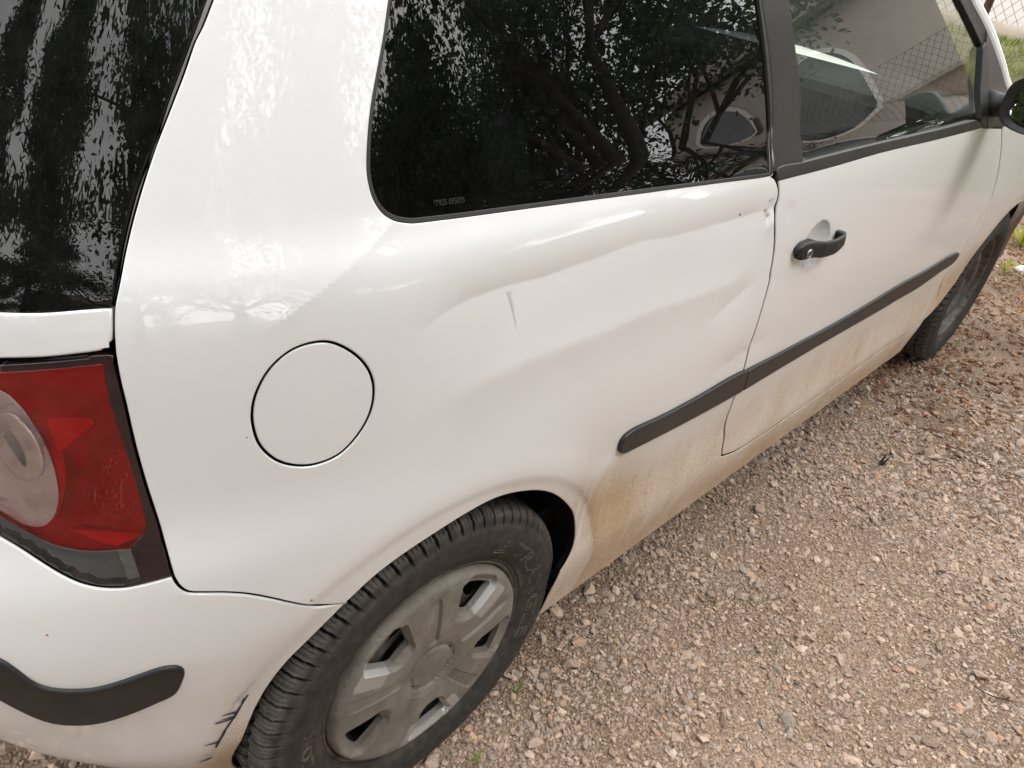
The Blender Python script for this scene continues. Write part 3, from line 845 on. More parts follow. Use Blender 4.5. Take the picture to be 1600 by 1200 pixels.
tg = ext(TR['tg_edge'][::-1], 1.385)[:, :]          # bottom to top
rear_gap = tg
TOPV = 1.385
door_r = TR['door_r']; door_b = TR['door_b']; door_f = TR['door_f'][::-1]     # door_f bottom to top
arch = TR['arch']
bp_l = TR['bp_l'][::-1]
bp_top = ext(bp_l, TOPV - .02, 3)
qw = loop(ext(TR['qwin_l'][::-1], 1.345, 4), [(float(bp_top[-1, 0]) - .045, 1.347)], ext(TR['qwin_r'][::-1], 1.340, 3)[::-1], TR['qwin_b'][::-1])
qw = round_loop(qw, 2)
flap = spline(TR['flap'], .005, closed=True)
a_ = .5 * np.sum(flap[:, 0] * np.roll(flap[:, 1], -1) - np.roll(flap[:, 0], -1) * flap[:, 1])
if a_ < 0: flap = flap[::-1]

SILL_F = 1.935
quarter_out = loop(TR['light_r'][::-1][:1] , TR['bump_seam'], arch,
                   [(float(arch[-1, 0]), float(arch[-1, 1])), (.255, .27), (.25, .20)],
                   [(.25, .20), (SILL_F, .20)], [(SILL_F, .20), (SILL_F, float(door_b[-1, 1]))],
                   door_b[::-1], door_r[::-1], bp_top[1:], [(float(bp_top[-1, 0]), TOPV), (float(tg[-1, 0]), TOPV)],
                   tg[::-1], TR['light_r'])
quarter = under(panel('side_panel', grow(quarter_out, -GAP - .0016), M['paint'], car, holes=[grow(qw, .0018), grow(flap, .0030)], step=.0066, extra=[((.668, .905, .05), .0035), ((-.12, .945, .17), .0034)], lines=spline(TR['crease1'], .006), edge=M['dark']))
tag(quarter, 'dented white rear side panel with long crease below the dark window')

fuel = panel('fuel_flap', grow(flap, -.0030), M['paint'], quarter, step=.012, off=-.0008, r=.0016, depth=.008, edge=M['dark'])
# flap well
panel('flap_well', grow(flap, .004), M['dark'], quarter, step=.03, off=-.011, r=0, dirt=False)

# window of the side panel
gq = grow(qw, -.0028)
win = panel('side_window', gq, M['win_dark'], car, step=.03, off=-.0030, r=0, disp=None, dirt=False); under(win)
panel('window_seal', grow(qw, -.0005), M['rubber'], win, holes=[grow(qw, -.0036)], step=.02, off=-.0008, r=.0012, depth=.008, disp=None, dirt=False)
# etched lettering in the glass corner
def text_mesh(body, size, outline=None, name='lettering'):
    cu = bpy.data.curves.new(name, 'FONT')
    cu.body = body; cu.size = size; cu.align_x = 'LEFT'
    cu.resolution_u = 3
    if outline:
        cu.fill_mode = 'NONE'; cu.bevel_depth = outline; cu.bevel_resolution = 0
    o = bpy.data.objects.new(name, cu); COL.objects.link(o)
    dg = bpy.context.evaluated_depsgraph_get(); dg.update()
    me = bpy.data.meshes.new_from_object(o.evaluated_get(dg))
    v = np.array([q.co[:] for q in me.vertices]); f = [tuple(p.vertices) for p in me.polygons]
    bpy.data.objects.remove(o); bpy.data.curves.remove(cu); bpy.data.meshes.remove(me)
    return v, f
tv, tf = text_mesh('*7925 095075', .008)
e0 = TR['etch'][0]; e1 = TR['etch'][1]
k = np.linalg.norm(e1 - e0) / max(1e-6, tv[:, 0].max())
dv = (e1 - e0) / np.linalg.norm(e1 - e0)
tt = e0[0] + tv[:, 0] * k * dv[0] - tv[:, 1] * dv[1]; vvv = e0[1] + tv[:, 0] * k * dv[1] + tv[:, 1] * k * dv[0]
Pq = S(tt, vvv) + N(tt, vvv) * (-.0024)
M['etch'] = simple('etched_glass_print', (0.012, 0.013, 0.015), rough=0.6)
mesh_obj('etched_lettering', Pq, tf, M['etch'], win, smooth=False)

qs = loop(ext(TR['qwin_r'][::-1], TOPV - .03, 3) + np.array([-.004, 0]), (ext(TR['bp_l'][::-1], TOPV - .03, 3) + np.array([-.0032, 0]))[::-1])
panel('pillar_cover', qs, M['rubber'], quarter, step=.02, off=.0016, r=.0012, depth=.004, dirt=False)

# ---- door
belt_b = TR['belt_b']
front_top = [(float(door_f[-1, 0]), float(door_f[-1, 1]))]
door_out = loop(door_b, door_f, belt_b[::-1][:], [tuple(belt_b[0]), tuple(door_r[2])], door_r[2:])
door_out = grow(round_loop(door_out, 1), -GAP - .0034)
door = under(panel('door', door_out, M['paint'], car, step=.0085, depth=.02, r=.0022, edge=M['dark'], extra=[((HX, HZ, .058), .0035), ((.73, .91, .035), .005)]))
tag(door, 'white passenger door with black handle and grey rubbing strip')
# glass
GT = 1.335
gr = ext(TR['bp_r'][::-1], GT, 3); gf = np.vstack([TR['divid_l'], TR['glass_f'][::-1]])
gff = TR['glass_f'][::-1]
gslope = ext(gff, GT, 3)
dwin = loop([tuple(gr[0])], TR['belt_t'], [tuple(TR['belt_t'][-1]), tuple(TR['divid'][0])], gslope, gr[::-1])
glass_o = panel('door_window', grow(dwin, .004), M['win_clear'], door, step=.04, off=-.012, r=0, disp=None, dirt=False)
# black surround: pillar trim, sloping frame, belt seal, mirror triangle
bl = ext(TR['bp_l'][::-1], TOPV - .02, 3)
ptrim = loop([tuple(bl[0])], [tuple(bl[0]), tuple(gr[0])], gr, [(float(gr[-1, 0]), TOPV - .03), (float(bl[-1, 0]), TOPV - .03)], bl[::-1])
panel('pillar_trim', grow(ptrim, -.0025), M['pillar_trim'], door, step=.03, off=.0005, r=.002, disp=None, dirt=False)
fo = ext(TR['frame_o'][::-1], TOPV - .015, 3)
frame = loop(gslope, [tuple(gslope[-1]), (float(gr[-1, 0]), GT)], [(float(gr[-1, 0]), GT), (float(gr[-1, 0]), TOPV - .015), (float(fo[-1, 0]), TOPV - .015)], fo[::-1][:-1], [tuple(fo[1]), tuple(TR['divid'][0])])
panel('window_frame', frame, M['black_plastic'], door, step=.03, off=-.003, r=.003, disp=None, dirt=False)
belt = loop(TR['belt_t'], [tuple(TR['belt_t'][-1]), tuple(TR['belt_b'][-1])], TR['belt_b'][::-1], [tuple(TR['belt_b'][0]), tuple(TR['bp_l'][-1] + np.array([.012, 0])), tuple(TR['belt_t'][0])])
panel('belt_seal', grow(belt, .001), M['strip'], door, step=.03, off=.0015, r=.003, depth=.02, disp=None, dirt=False)
dv0, dv1 = TR['divid']; dl = TR['divid_l'][0]
divider = loop([tuple(dl), tuple(dv1)], [tuple(dv1), tuple(dv0 + np.array([.012, .0]))], [tuple(dv0 + np.array([.012, 0])), tuple(dv0 + np.array([-.012, -.005]))], [tuple(dv0 + np.array([-.012, -.005])), tuple(dl + np.array([.045, 0]))])
divider = loop([tuple(dl + np.array([.040, 0])), tuple(dv1), tuple(dv0 + np.array([.010, 0])), tuple(dv0 - np.array([.014, .006]))])
panel('window_divider', divider, M['black_plastic'], door, step=.03, off=.003, r=.003, disp=None, dirt=False)
fo2 = TR['frame_o'][::-1]
sail = loop([tuple(dv1 + np.array([.006, 0])), tuple(TR['door_f'][0] + np.array([-.02, .02]))], [tuple(fo2[0] + np.array([-.01, 0]))], fo2[:3] + np.array([-.012, 0]), [tuple(dv0 + np.array([.016, 0]))])
panel('mirror_base', sail, M['pillar_trim'], door, step=.03, off=.001, r=.002, disp=None, dirt=False)

panel('mirror_foot', loop(*[[q] for q in TR['foot']]), M['strip'], door, step=.02, off=.004, r=.003, disp=None, dirt=False)
# moulding strips
qm = loop(TR['qm_top'], [tuple(TR['qm_top'][-1]), tuple(TR['qm_bot'][-1])], TR['qm_bot'][::-1])
panel('rubbing_strip', grow(round_loop(qm, 1), -.001), M['strip'], quarter, step=.012, off=.0065, r=.004, depth=.008, disp=lambda x, v: dents(x, v) * .0, dirt=False)
dm = loop(TR['dm_top'], TR['dm_bot'][::-1], [tuple(TR['dm_bot'][0]), tuple(TR['dm_top'][0])])
panel('rubbing_strip', grow(round_loop(dm, 1), -.001), M['strip'], door, step=.014, off=.0065, r=.004, depth=.008, disp=None, dirt=False)

# door handle: rear escutcheon with lock, grip bowed out over the bowl
def handle():
    pts = TR['hline']            # centre line rear to front
    n = 40
    c = spline(pts, .002); c = c[np.linspace(0, len(c) - 1, n).astype(int)]
    u = np.linspace(0, 1, n)
    half = np.interp(u, [0, .03, .10, .2, .30, .5, .75, .92, .98, 1], [.004, .0115, .0165, .0175, .016, .0155, .0150, .0115, .007, .003])
    lift = np.interp(u, [0, .05, .25, .40, .65, .88, .97, 1.0], [.004, .008, .011, .020, .024, .020, .014, .009])
    thick = np.interp(u, [0, .25, .38, .8, 1], [.010, .014, .011, .011, .006])
    V_ = []; F_ = []; m_ = 20
    tng = np.gradient(c, axis=0); tng /= np.linalg.norm(tng, axis=1, keepdims=True)
    for i in range(n):
        nn_ = N(c[i, 0], c[i, 1])
        for k_ in range(m_):
            a = 2 * math.pi * k_ / m_
            ca, sa = math.cos(a), math.sin(a)
            ex = .55
            du = half[i] * np.sign(ca) * abs(ca) ** ex; dn = thick[i] * .5 * np.sign(sa) * abs(sa) ** .8
            p2 = c[i] + np.array([-tng[i, 1], tng[i, 0]]) * du
            low = -.03 if (u[i] < .30 and dn < 0) else (-.030 if (u[i] > .9 and dn < 0) else 0)
            base = S(p2[0], p2[1])
            V_.append(base + nn_ * (lift[i] + dn + low * min(1, abs(dn) * 300)))
    for i in range(n - 1):
        for k_ in range(m_):
            F_.append((i * m_ + k_, i * m_ + (k_ + 1) % m_, (i + 1) * m_ + (k_ + 1) % m_, (i + 1) * m_ + k_))
    F4 = F_ + []
    o = mesh_obj('door_handle', V_, np.array(F4), M['black_plastic'], door)
    # seam and lock
    lc = TR['lock'][0]; b = S(lc[0], lc[1]); nn_ = N(lc[0], lc[1])
    t1 = Vector((1, 0, 0)); t1 = (t1 - Vector(nn_) * t1.dot(Vector(nn_))).normalized(); t2 = Vector(nn_).cross(t1)
    prof = [(0, .0172), (.006, .0172), (.0065, .0185), (.0083, .0188), (.0088, .0170), (.0090, .012)]
    V_ = []; F_ = []
    for r_, h_ in prof:
        for k_ in range(24):
            a = 2 * math.pi * k_ / 24; V_.append(Vector(b) + Vector(nn_) * h_ + (t1 * math.cos(a) + t2 * math.sin(a)) * r_)
    for i in range(len(prof) - 1):
        for k_ in range(24): F_.append((i * 24 + k_, (i + 1) * 24 + k_, (i + 1) * 24 + (k_ + 1) % 24, i * 24 + (k_ + 1) % 24))
    mesh_obj('door_lock', V_, np.array(F_), M['metal'], door)
    mb = MB()
    rot = Matrix((t1, t2, Vector(nn_))).transposed().to_euler()
    mb.box(Vector(b) + Vector(nn_) * .0176, (.0014, .0085, .001), rot)
    mb.build('key_slot', M['dark'], door)
    return o
handle()

# ---- front wing, sill front, bonnet, pillars, roof
FT = 3.10
fa = np.radians(np.linspace(154, 8, 36))
farch = np.c_[2.465 + .334 * np.cos(fa), WHEEL_Z + .334 * np.sin(fa)]
df = TR['door_f'][::-1]
wing = loop(df + np.array([.0035, 0]), [(float(df[-1, 0]) + .0035, float(df[-1, 1])), (1.93, .945), (2.05, .935), (2.6, .86), (2.95, .76)], [(2.95, .76), (3.02, .62), (2.92, .30)], farch[::-1], TR['farch'][6:], [(1.936, .30)])
def nose(x, v):
    x = np.asarray(x, float)
    return dents(x, v) - .30 * np.clip((x - 2.55) / .6, 0, 1.2) ** 2.6
wing_o = under(panel('front_wing', grow(wing, -.001), M['paint'], car, step=.02, disp=nose))
lw = grow(wing, -.001).copy(); lw[:, 1] = np.where(lw[:, 1] > .80, .80 + (lw[:, 1] - .80) * .45, lw[:, 1])
under(panel('front_wing', lw, M['paint'], car, step=.04, disp=nose, mirror=1))
# left side, plainer
lq = under(panel('side_panel', grow(quarter_out, -GAP), M['paint'], car, holes=[grow(qw, .0015)], step=.03, disp=None, mirror=1))
ld = under(panel('door', door_out, M['paint'], car, step=.03, disp=None, mirror=1))
panel('side_window', gq, M['win_dark'], lq, step=.06, off=-.003, r=0, disp=None, dirt=False, mirror=1)
panel('door_window', grow(dwin, .004), M['win_clear'], ld, step=.06, off=-.012, r=0, disp=None, dirt=False, mirror=1)
panel('pillar_trim', grow(ptrim, -.0025), M['pillar_trim'], ld, step=.05, off=.0005, r=.002, disp=None, dirt=False, mirror=1)
panel('window_frame', frame, M['black_plastic'], ld, step=.05, off=-.003, r=.003, disp=None, dirt=False, mirror=1)
panel('belt_seal', grow(belt, .001), M['strip'], ld, step=.05, off=.0015, r=.003, depth=.02, disp=None, dirt=False, mirror=1)
panel('mirror_base', sail, M['pillar_trim'], ld, step=.05, off=.001, r=.002, disp=None, dirt=False, mirror=1)

roof_f = 1.22
roof_out = loop([(float(tg[-1, 0]), TOPV + .002), (roof_f + .12, TOPV + .002)], [(roof_f + .12, TOPV + .002), (roof_f + .05, 1.60), (roof_f, 1.985)], [(roof_f, 1.985), (TC, 1.985)], [(TC, 1.985), (TC, TOPV + .002)], [(TC, TOPV + .002), (float(tg[-1, 0]), TOPV + .002)], step=.02)
under(panel('roof', roof_out, M['paint'], car, step=.04, disp=None, mirror=2, r=0))
# a pillars as swept rails over the door frame
def rail(mirror):
    p = ext(TR['frame_o'][::-1], TOPV, 3); p = np.vstack([[2.02, .93], p, [1.0, 1.398], [.3, 1.40]])
    c = spline(p, .02); mb = MB(); pts = []
    for q in c:
        P_ = S(q[0] + .020, q[1] + .006) - N(q[0], q[1]) * .020
        pts.append((P_[0], P_[1] * (-1 if mirror else 1), P_[2]))
    mb.tube(pts, .0235, 16)
    o = mesh_obj('roof_pillar', mb.v, mb.f, M['paint'], car, smooth=True, attrs={'dirt': np.zeros(len(mb.v))}); under(o)
rail(False); rail(True)
# windscreen and bonnet
V_ = []; F_ = []
for i in range(9):
    q = i / 8
    for j in range(13):
        y = -1 + 2 * j / 12; w = .70 + (.56 - .70) * q
        V_.append((2.02 - .74 * q + .10 * (1 - y * y) * (1 - .6 * q), y * w, .93 + .475 * q - .03 * y * y * q))
F_ = [(i * 13 + j, i * 13 + j + 1, (i + 1) * 13 + j + 1, (i + 1) * 13 + j) for i in range(8) for j in range(12)]
under(mesh_obj('windscreen', V_, np.array(F_), M['win_screen'], car))
V_ = []
for i in range(13):
    q = i / 12
    for j in range(17):
        y = -1 + 2 * j / 16; x = 1.96 + (1.06 - .10 * y * y) * q; w = .765 - .16 * q ** 3
        V_.append((x + .08 * (1 - y * y) * (1 - q), y * w, 0.880 - .10 * q ** 1.6 - .03 * y ** 4 + .02 * (1 - y * y) - .12 * q ** 8))
F_ = [(i * 17 + j, (i + 1) * 17 + j, (i + 1) * 17 + j + 1, i * 17 + j + 1) for i in range(12) for j in range(16)]
under(mesh_obj('bonnet', V_, np.array(F_), M['paint'], car, attrs={'dirt': np.zeros(len(V_))}))
V_ = []
for i in range(9):
    z = .20 + .44 * i / 8
    for j in range(25):
        a = math.radians(-90 + 180 * j / 24); bul = 1 - .35 * abs(i / 8 - .45) ** 2
        V_.append((2.80 + .30 * math.cos(a) ** .8 * bul if abs(math.cos(a)) > 1e-6 else 2.80, math.copysign(abs(math.sin(a)) ** .7, math.sin(a)) * .70, z))
F_ = [(i * 25 + j, i * 25 + j + 1, (i + 1) * 25 + j + 1, (i + 1) * 25 + j) for i in range(8) for j in range(24)]
under(mesh_obj('front_bumper', V_, np.array(F_), M['paint'], car, attrs={'dirt': np.full(len(V_), .1)}))

mb = MB(); mb.box((2.02, 0, .905), (.16, 1.36, .03), None, .01); under(mb.build('windscreen_cowl', M['black_plastic'], car))

# ---- tailgate
gl_r = ext(TR['glass_r'][::-1], 1.345)
gb = TR['glass_b']
LB = -.66
tglass = loop(gb[::-1][:1] * 0 + np.array([[TC, .945]]), [(TC, .945), (LB, .948)], gb[::-1], gl_r, [tuple(gl_r[-1]), (-.60, 1.375), (TC, 1.385)], step=.012)
tgate = loop([(TC, .70), (LB + .03, .71)], [(LB + .03, .71), (LB, .90)], TR['strip_bot'][::-1], TR['strip_top'], [(LB, .940), (TC, .937)], step=.010)
tgo = under(panel('tailgate', grow(tgate, -.001), M['paint'], car, step=.018, mirror=2, disp=None, r=.003))
rg = panel('rear_window', tglass, M['win_rear'], tgo, step=.03, off=-.002, r=.002, depth=.006, mirror=2, disp=None, dirt=False)
# black printed border under the glass
rim = panel('glass_border', grow(tglass, -.001), M['frit'], tgo, holes=[grow(round_loop(tglass, 6), -.030)], step=.03, off=-.006, r=0, mirror=2, disp=None, dirt=False)
hv = []; hf = []
for k_ in range(12):
    v0 = 1.012 + k_ * .027
    t_ = np.linspace(TC + .02, float(np.interp(v0, gl_r[:, 1], gl_r[:, 0])) - .045, 60)
    for s_ in (1, -1):
        for dv_ in (-.0005, .0005):
            P_ = S(t_, np.full(60, v0 + dv_)) + N(t_, np.full(60, v0)) * (-.0032); P_[:, 1] *= s_; hv.append(P_)
        b_ = (len(hv) - 2) * 60
        for i in range(59): hf.append((b_ + i, b_ + i + 1, b_ + 61 + i, b_ + 60 + i))
ht = mesh_obj('heater_wires', np.vstack(hv), np.array(hf), M['heater'], tgo); ht['kind'] = 'stuff'
# black strip painting shade in the seam between tailgate and side panel
seam = loop((tg + np.array([.016, 0])), (tg + np.array([-.030, 0]))[::-1], step=.015)
for mi_ in (0, 1): under(panel('seam_shade_strip', seam, M['dark'], car, step=.03, off=-.016, r=0, mirror=mi_, disp=None, dirt=False))
M['seam_lip'] = simple('pillar_shade_grey', (0.30, 0.28, 0.275), rough=0.5)  # recessed white pillar edge, its shade painted as flat grey
lipo = loop(tg[2:] + np.array([-.0015, 0]), (gl_r[1:] + np.array([.0035, 0]))[::-1], step=.012)
for mi_ in (0, 1): under(panel('pillar_edge_shade', lipo, M['seam_lip'], car, step=.02, off=-.007, r=0, mirror=mi_, disp=None, dirt=False))

# ---- rear bumper
ab = TR['arch_b'][:5]
low = circ(0, WHEEL_Z, .297, 172, 198, 8)
bump = loop([(TC, .695), (LB, .755), (-.56, .742)], TR['light_b'][::-1], TR['bump_seam'], ab, low[1:], [tuple(low[-1]), (-.36, .165), (TC, .165)], step=.008)
def bdisp(x, v):
    return dents(x, v) * 0
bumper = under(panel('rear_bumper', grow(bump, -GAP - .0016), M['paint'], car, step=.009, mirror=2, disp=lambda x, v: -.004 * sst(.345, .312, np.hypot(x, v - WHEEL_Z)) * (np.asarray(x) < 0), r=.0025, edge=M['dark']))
bstr = loop(TR['bs_top'][::-1], [(-.60, .605), (TC, .62)], [(TC, .62), (TC, .55)], [(TC, .55), (-.60, .545)], TR['bs_bot'])
bst = panel('bumper_strip', grow(round_loop(bstr, 2), -.0015), M['black_plastic'], bumper, step=.012, off=.005, r=.005, depth=.006, mirror=2, disp=None, dirt=False)

# ---- tail lights
LIN = .0
def ring_loop(name):
    return TR[name]
lt_l = -.63
ring_o = TR['ring_o']; ro_c = np.array([-.560, .815])
lamp = loop(TR['light_top'][::-1], TR['light_r'], TR['light_b'], [tuple(TR['light_b'][-1]), (lt_l, .775)], [(lt_l, .775), (lt_l, .895)], [(lt_l, .895), tuple(TR['light_top'][-1])])
red_r = TR['dark_in']
clear_b = TR['clear'][:-1]
# round lamp: traced right half closed by an ellipse on the hidden side
rc = np.array([float(ring_o[[0, -1], 0].mean()), float(ring_o[[0, -1], 1].mean())])
hid = []
for a in np.linspace(100, 260, 9)[1:-1]:
    hid.append((rc[0] + .055 * math.cos(math.radians(a)), rc[1] + .070 * math.sin(math.radians(a))))
ringl = spline(np.vstack([ring_o[::-1], hid[::1]]), .005, closed=True)
if .5 * np.sum(ringl[:, 0] * np.roll(ringl[:, 1], -1) - np.roll(ringl[:, 0], -1) * ringl[:, 1]) < 0: ringl = ringl[::-1]
tl = {}
for mir, nm in ((0, 'r'), (1, 'l')):
    body = under(panel('tail_light', grow(lamp, -.002), M['lens_border'], car, holes=[], step=.02, off=-.040, r=0, disp=None, dirt=False, mirror=mir))
    red = loop(TR['light_top'][::-1] + np.array([0, -.008]), [tuple(red_r[0])], red_r, clear_b[::-1], [tuple(clear_b[0]), (lt_l + .01, .790)], [(lt_l + .01, .790), (lt_l + .01, .885)])
    panel('red_lens', grow(red, -.0015), M['lens_red'], body, holes=[grow(ringl, .0015)], step=.012, off=.0, r=.0015, depth=.004, disp=None, dirt=False, mirror=mir)
    panel('round_lens', ringl, M['lens_clear'], body, step=.012, off=lambda t, v: .003 * np.clip(1 - ((t - rc[0]) / .09) ** 2 - ((v - rc[1]) / .07) ** 2, 0, 1), r=.001, depth=.006, disp=None, dirt=False, mirror=mir)
    cl = loop(clear_b, [tuple(clear_b[-1]), tuple(TR['clear'][-1])], [tuple(TR['clear'][-1])], TR['light_b'][2:] + np.array([0, .002]), [tuple(TR['light_b'][-1]), (lt_l + .01, .780)], [(lt_l + .01, .780), (lt_l + .01, .788)])
    panel('smoked_lens', grow(cl, -.0008), M['lens_smoke'], body, step=.012, off=0, r=.0012, depth=.004, disp=None, dirt=False, mirror=mir)
    bord = grow(lamp, -.002)
    border = loop(TR['light_top'][:1] + np.array([-.002, -.002]), TR['light_r'][1:-1] + np.array([-.0022, 0]), [tuple(TR['light_b'][0] + np.array([-.003, .003]))], TR['light_b'][:3] + np.array([0, .002]), [tuple(TR['clear'][-1] + np.array([.001, 0])), tuple(clear_b[-1] + np.array([.001, 0]))], red_r[::-1] + np.array([.0005, 0]), [tuple(TR['light_top'][0] + np.array([-.012, -.009])), tuple(TR['light_top'][0] + np.array([-.02, -.003]))])
    panel('lens_border', border, M['lens_border'], body, step=.02, off=0, r=.0012, depth=.010, disp=None, dirt=False, mirror=mir)
    topb = loop(TR['light_top'][::-1] + np.array([0, -.0025]), (TR['light_top'] + np.array([0, -.0075])))
    panel('lens_border', topb, M['lens_border'], body, step=.02, off=0, r=.001, depth=.01, disp=None, dirt=False, mirror=mir)
    # housing walls inside: reflector shell behind the red lens, bright facet, cone behind the round lens
    panel('reflector_shell', grow(red, .002), M['lamp_inner'], body, holes=[grow(ringl, -.004)], step=.014, off=lambda t, v: -.009 - .026 * np.exp(-(((t + .435) / .055) ** 2 + ((v - .785) / .045) ** 2)), r=0, disp=None, dirt=False, mirror=mir)
    fc = TR['facet']
    panel('bright_facet', loop(*[[q] for q in fc]), M['facet_glint'], body, step=.012, off=lambda t, v: -.002 - .30 * np.clip(v - fc[:, 1].min(), 0, .1), r=.001, depth=.004, disp=None, dirt=False, mirror=mir)
    panel('lower_facet', loop(*[[q] for q in TR['facet2']]), M['facet_glint'], body, step=.012, off=lambda t, v: -.003 - .25 * np.clip(v - .70, 0, .03), r=.001, depth=.004, disp=None, dirt=False, mirror=mir)
    panel('round_reflector', grow(ringl, .002), M['lamp_white'], body, step=.010, off=lambda t, v: -.008 - .018 * np.clip(1 - (((t - rc[0]) / .085) ** 2 + ((v - rc[1]) / .072) ** 2), 0, 1), r=0, disp=None, dirt=False, mirror=mir)
    inn = spline(np.vstack([TR['ring_i'][::-1], [(rc[0] - .035, rc[1] - .01), (rc[0] - .03, rc[1] + .04)]]), .005, closed=True)
    if .5 * np.sum(inn[:, 0] * np.roll(inn[:, 1], -1) - np.roll(inn[:, 0], -1) * inn[:, 1]) < 0: inn = inn[::-1]
    panel('chrome_ring', inn, M['reflector'], body, holes=[grow(inn, -.014)], step=.012, off=-.006, r=.003, depth=.010, disp=None, dirt=False, mirror=mir)
    panel('ribbed_housing', grow(cl, -.003), M['lamp_grey'], body, step=.0022, off=lambda t, v: -.010 + .0022 * np.sin(v * 760), r=0, disp=None, dirt=False, mirror=mir)
    panel('ribbed_insert', loop(*[[q] for q in TR['insert']]), M['reflector'], body, step=.0018, off=lambda t, v: -.004 + .0016 * np.sin(v * 760), r=0, disp=None, dirt=False, mirror=mir)

# ---- dark sheet painting shade behind the gaps, wheel arch liners, underbody
tt_, vv_ = np.meshgrid(np.linspace(TC, 2.45, 170), np.linspace(.215, .925, 36))
P_ = S(tt_, vv_) - N(tt_, vv_) * .020
idx = np.arange(tt_.size).reshape(tt_.shape)
F_ = np.stack([idx[:-1, :-1], idx[:-1, 1:], idx[1:, 1:], idx[1:, :-1]], -1).reshape(-1, 4)
Pf = P_.reshape(-1, 3); cen = Pf[F_].mean(1)
ok_ = (np.hypot(cen[:, 0], cen[:, 2] - WHEEL_Z) > .365) & (np.hypot(cen[:, 0] - 2.465, cen[:, 2] - WHEEL_Z) > .365)
lampz = (cen[:, 0] < -.31) & (cen[:, 2] > .62) & (cen[:, 2] < .94)
F_ = F_[ok_ & ~lampz]
F2 = np.vstack([F_, F_[:, ::-1] + len(Pf)]); P2 = np.vstack([Pf, Pf * np.array([1, -1, 1])])
under(mesh_obj('gap_shade_backing', P2, F2, M['dark'], car))
for cx in (0.0, 2.465):
    for s_ in (-1, 1):
        V_ = []; F_ = []
        R_ = .345 if cx == 0 else .350
        ang = np.radians(np.linspace(-25, 205, 40))
        for row, yy in enumerate((.800, .785, .60, .45)):
            for a in ang:
                rr_ = R_ if row else R_ - .012; px_ = cx + rr_ * math.cos(a); pz_ = max(.12, WHEEL_Z + rr_ * math.sin(a))
                wmax = -float(S(xz_to_tv(px_, pz_)[0, 0], pz_)[1]) - .012 - .30 * min(1.2, max(0, (px_ - 2.55) / .6)) ** 2.6 - (.02 if px_ > 2.55 else 0)
                V_.append((px_, s_ * (min(yy, wmax) if row != 1 else min(yy, wmax - .015)), WHEEL_Z + rr_ * math.sin(a)))
        for i in range(3):
            for j in range(39): F_.append((i * 40 + j, i * 40 + j + 1, (i + 1) * 40 + j + 1, (i + 1) * 40 + j))
        b_ = len(V_); V_.append((cx, s_ * .45, WHEEL_Z))
        for j in range(39): F_.append((3 * 40 + j, 3 * 40 + j + 1, b_))
        under(mesh_obj('wheel_arch_liner', V_, F_, M['liner'], car))
mb = MB(); mb.box((1.2, 0, .255), (3.2, 1.10, .06)); mb.box((1.23, 0, .27), (1.75, 1.50, .09))
under(mb.build('underbody', M['dark'], car))

# ---- cabin
mb = MB(); mb.box((1.2, 0, .36), (2.5, 1.46, .06)); mb.box((-.1, 0, .62), (.6, 1.2, .55)); under(mb.build('cabin_floor', M['interior'], car))
mb = MB(); mb.box((1.86, 0, .84), (.40, 1.42, .22), bev=.06); mb.box((1.70, .36, .90), (.16, .40, .14), bev=.04); under(mb.build('dashboard', M['interior'], car))
mb = MB()
pts = [(1.50 + .05 * math.sin(a), .36 + .18 * math.cos(a), .92 + .17 * math.sin(a)) for a in np.linspace(0, 2 * math.pi, 33)]
mb.tube(pts, .014, 8, cap=False); mb.tube([(1.51, .20, .92), (1.50, .36, .91), (1.51, .52, .92)], .02, 8)
under(mb.build('steering_wheel', M['interior'], car, smooth=True))
for yy in (-.36, .36):
    st = under(empty('front_seat', (0, 0, 0), car))
    def seatbox(nm, c, s, rot, bev):
        q = MB(); q.box(c, s, rot, bev); q.build(nm, M['seat'], st, smooth=True)
    from mathutils import Euler
    seatbox('seat_cushion', (1.12, yy, .56), (.52, .50, .16), Euler((0, math.radians(-8), 0)), .06)
    seatbox('seat_back', (.82, yy, .83), (.13, .48, .56), Euler((0, math.radians(-18), 0)), .055)
    seatbox('headrest', (.70, yy, 1.19), (.09, .26, .17), Euler((0, math.radians(-12), 0)), .04)
mb = MB(); mb.box((.05, 0, .70), (.16, 1.15, .50), Euler((0, math.radians(-15), 0)), .05); mb.box((.28, 0, .55), (.45, 1.15, .14), None, .05)
under(mb.build('rear_seat', M['seat'], car, smooth=True))
for s_ in (-1, 1):
    mb = MB(); mb.box((1.25, s_ * .735, .66), (1.25, .02, .58), None, .008); mb.box((1.2, s_ * .705, .70), (.55, .06, .05), None, .02)
    under(mb.build('door_card', M['interior'], car))

# ---- wing mirror
mir_ = under(empty('wing_mirror', (0, 0, 0), car))
MC = Vector((1.700, -.922, 1.018))
def mirror_shape(scale_, depth0, depth1, n=28):
    V_ = []; prof = []
    return V_
V_ = []; F_ = []
secs = [(-.030, .93), (-.034, .985), (-.028, 1.0), (.0, .99), (.03, .90), (.055, .70), (.07, .42), (.076, .1)]
n = 36
def shape(a):
    ca, sa = math.cos(a), math.sin(a); e = .55
    return math.copysign(abs(ca) ** e, ca) * .098, math.copysign(abs(sa) ** e, sa) * .066 * (1 + .12 * (-ca))
for dx, sc in secs:
    for k_ in range(n):
        y_, z_ = shape(2 * math.pi * k_ / n); V_.append(MC + Vector((dx + .01 * (-y_ / .098), -y_ * sc * -1, z_ * sc)))
for i in range(len(secs) - 1):
    for k_ in range(n): F_.append((i * n + k_, (i + 1) * n + k_, (i + 1) * n + (k_ + 1) % n, i * n + (k_ + 1) % n))
V_.append(MC + Vector((.077, 0, 0))); c_ = len(V_) - 1
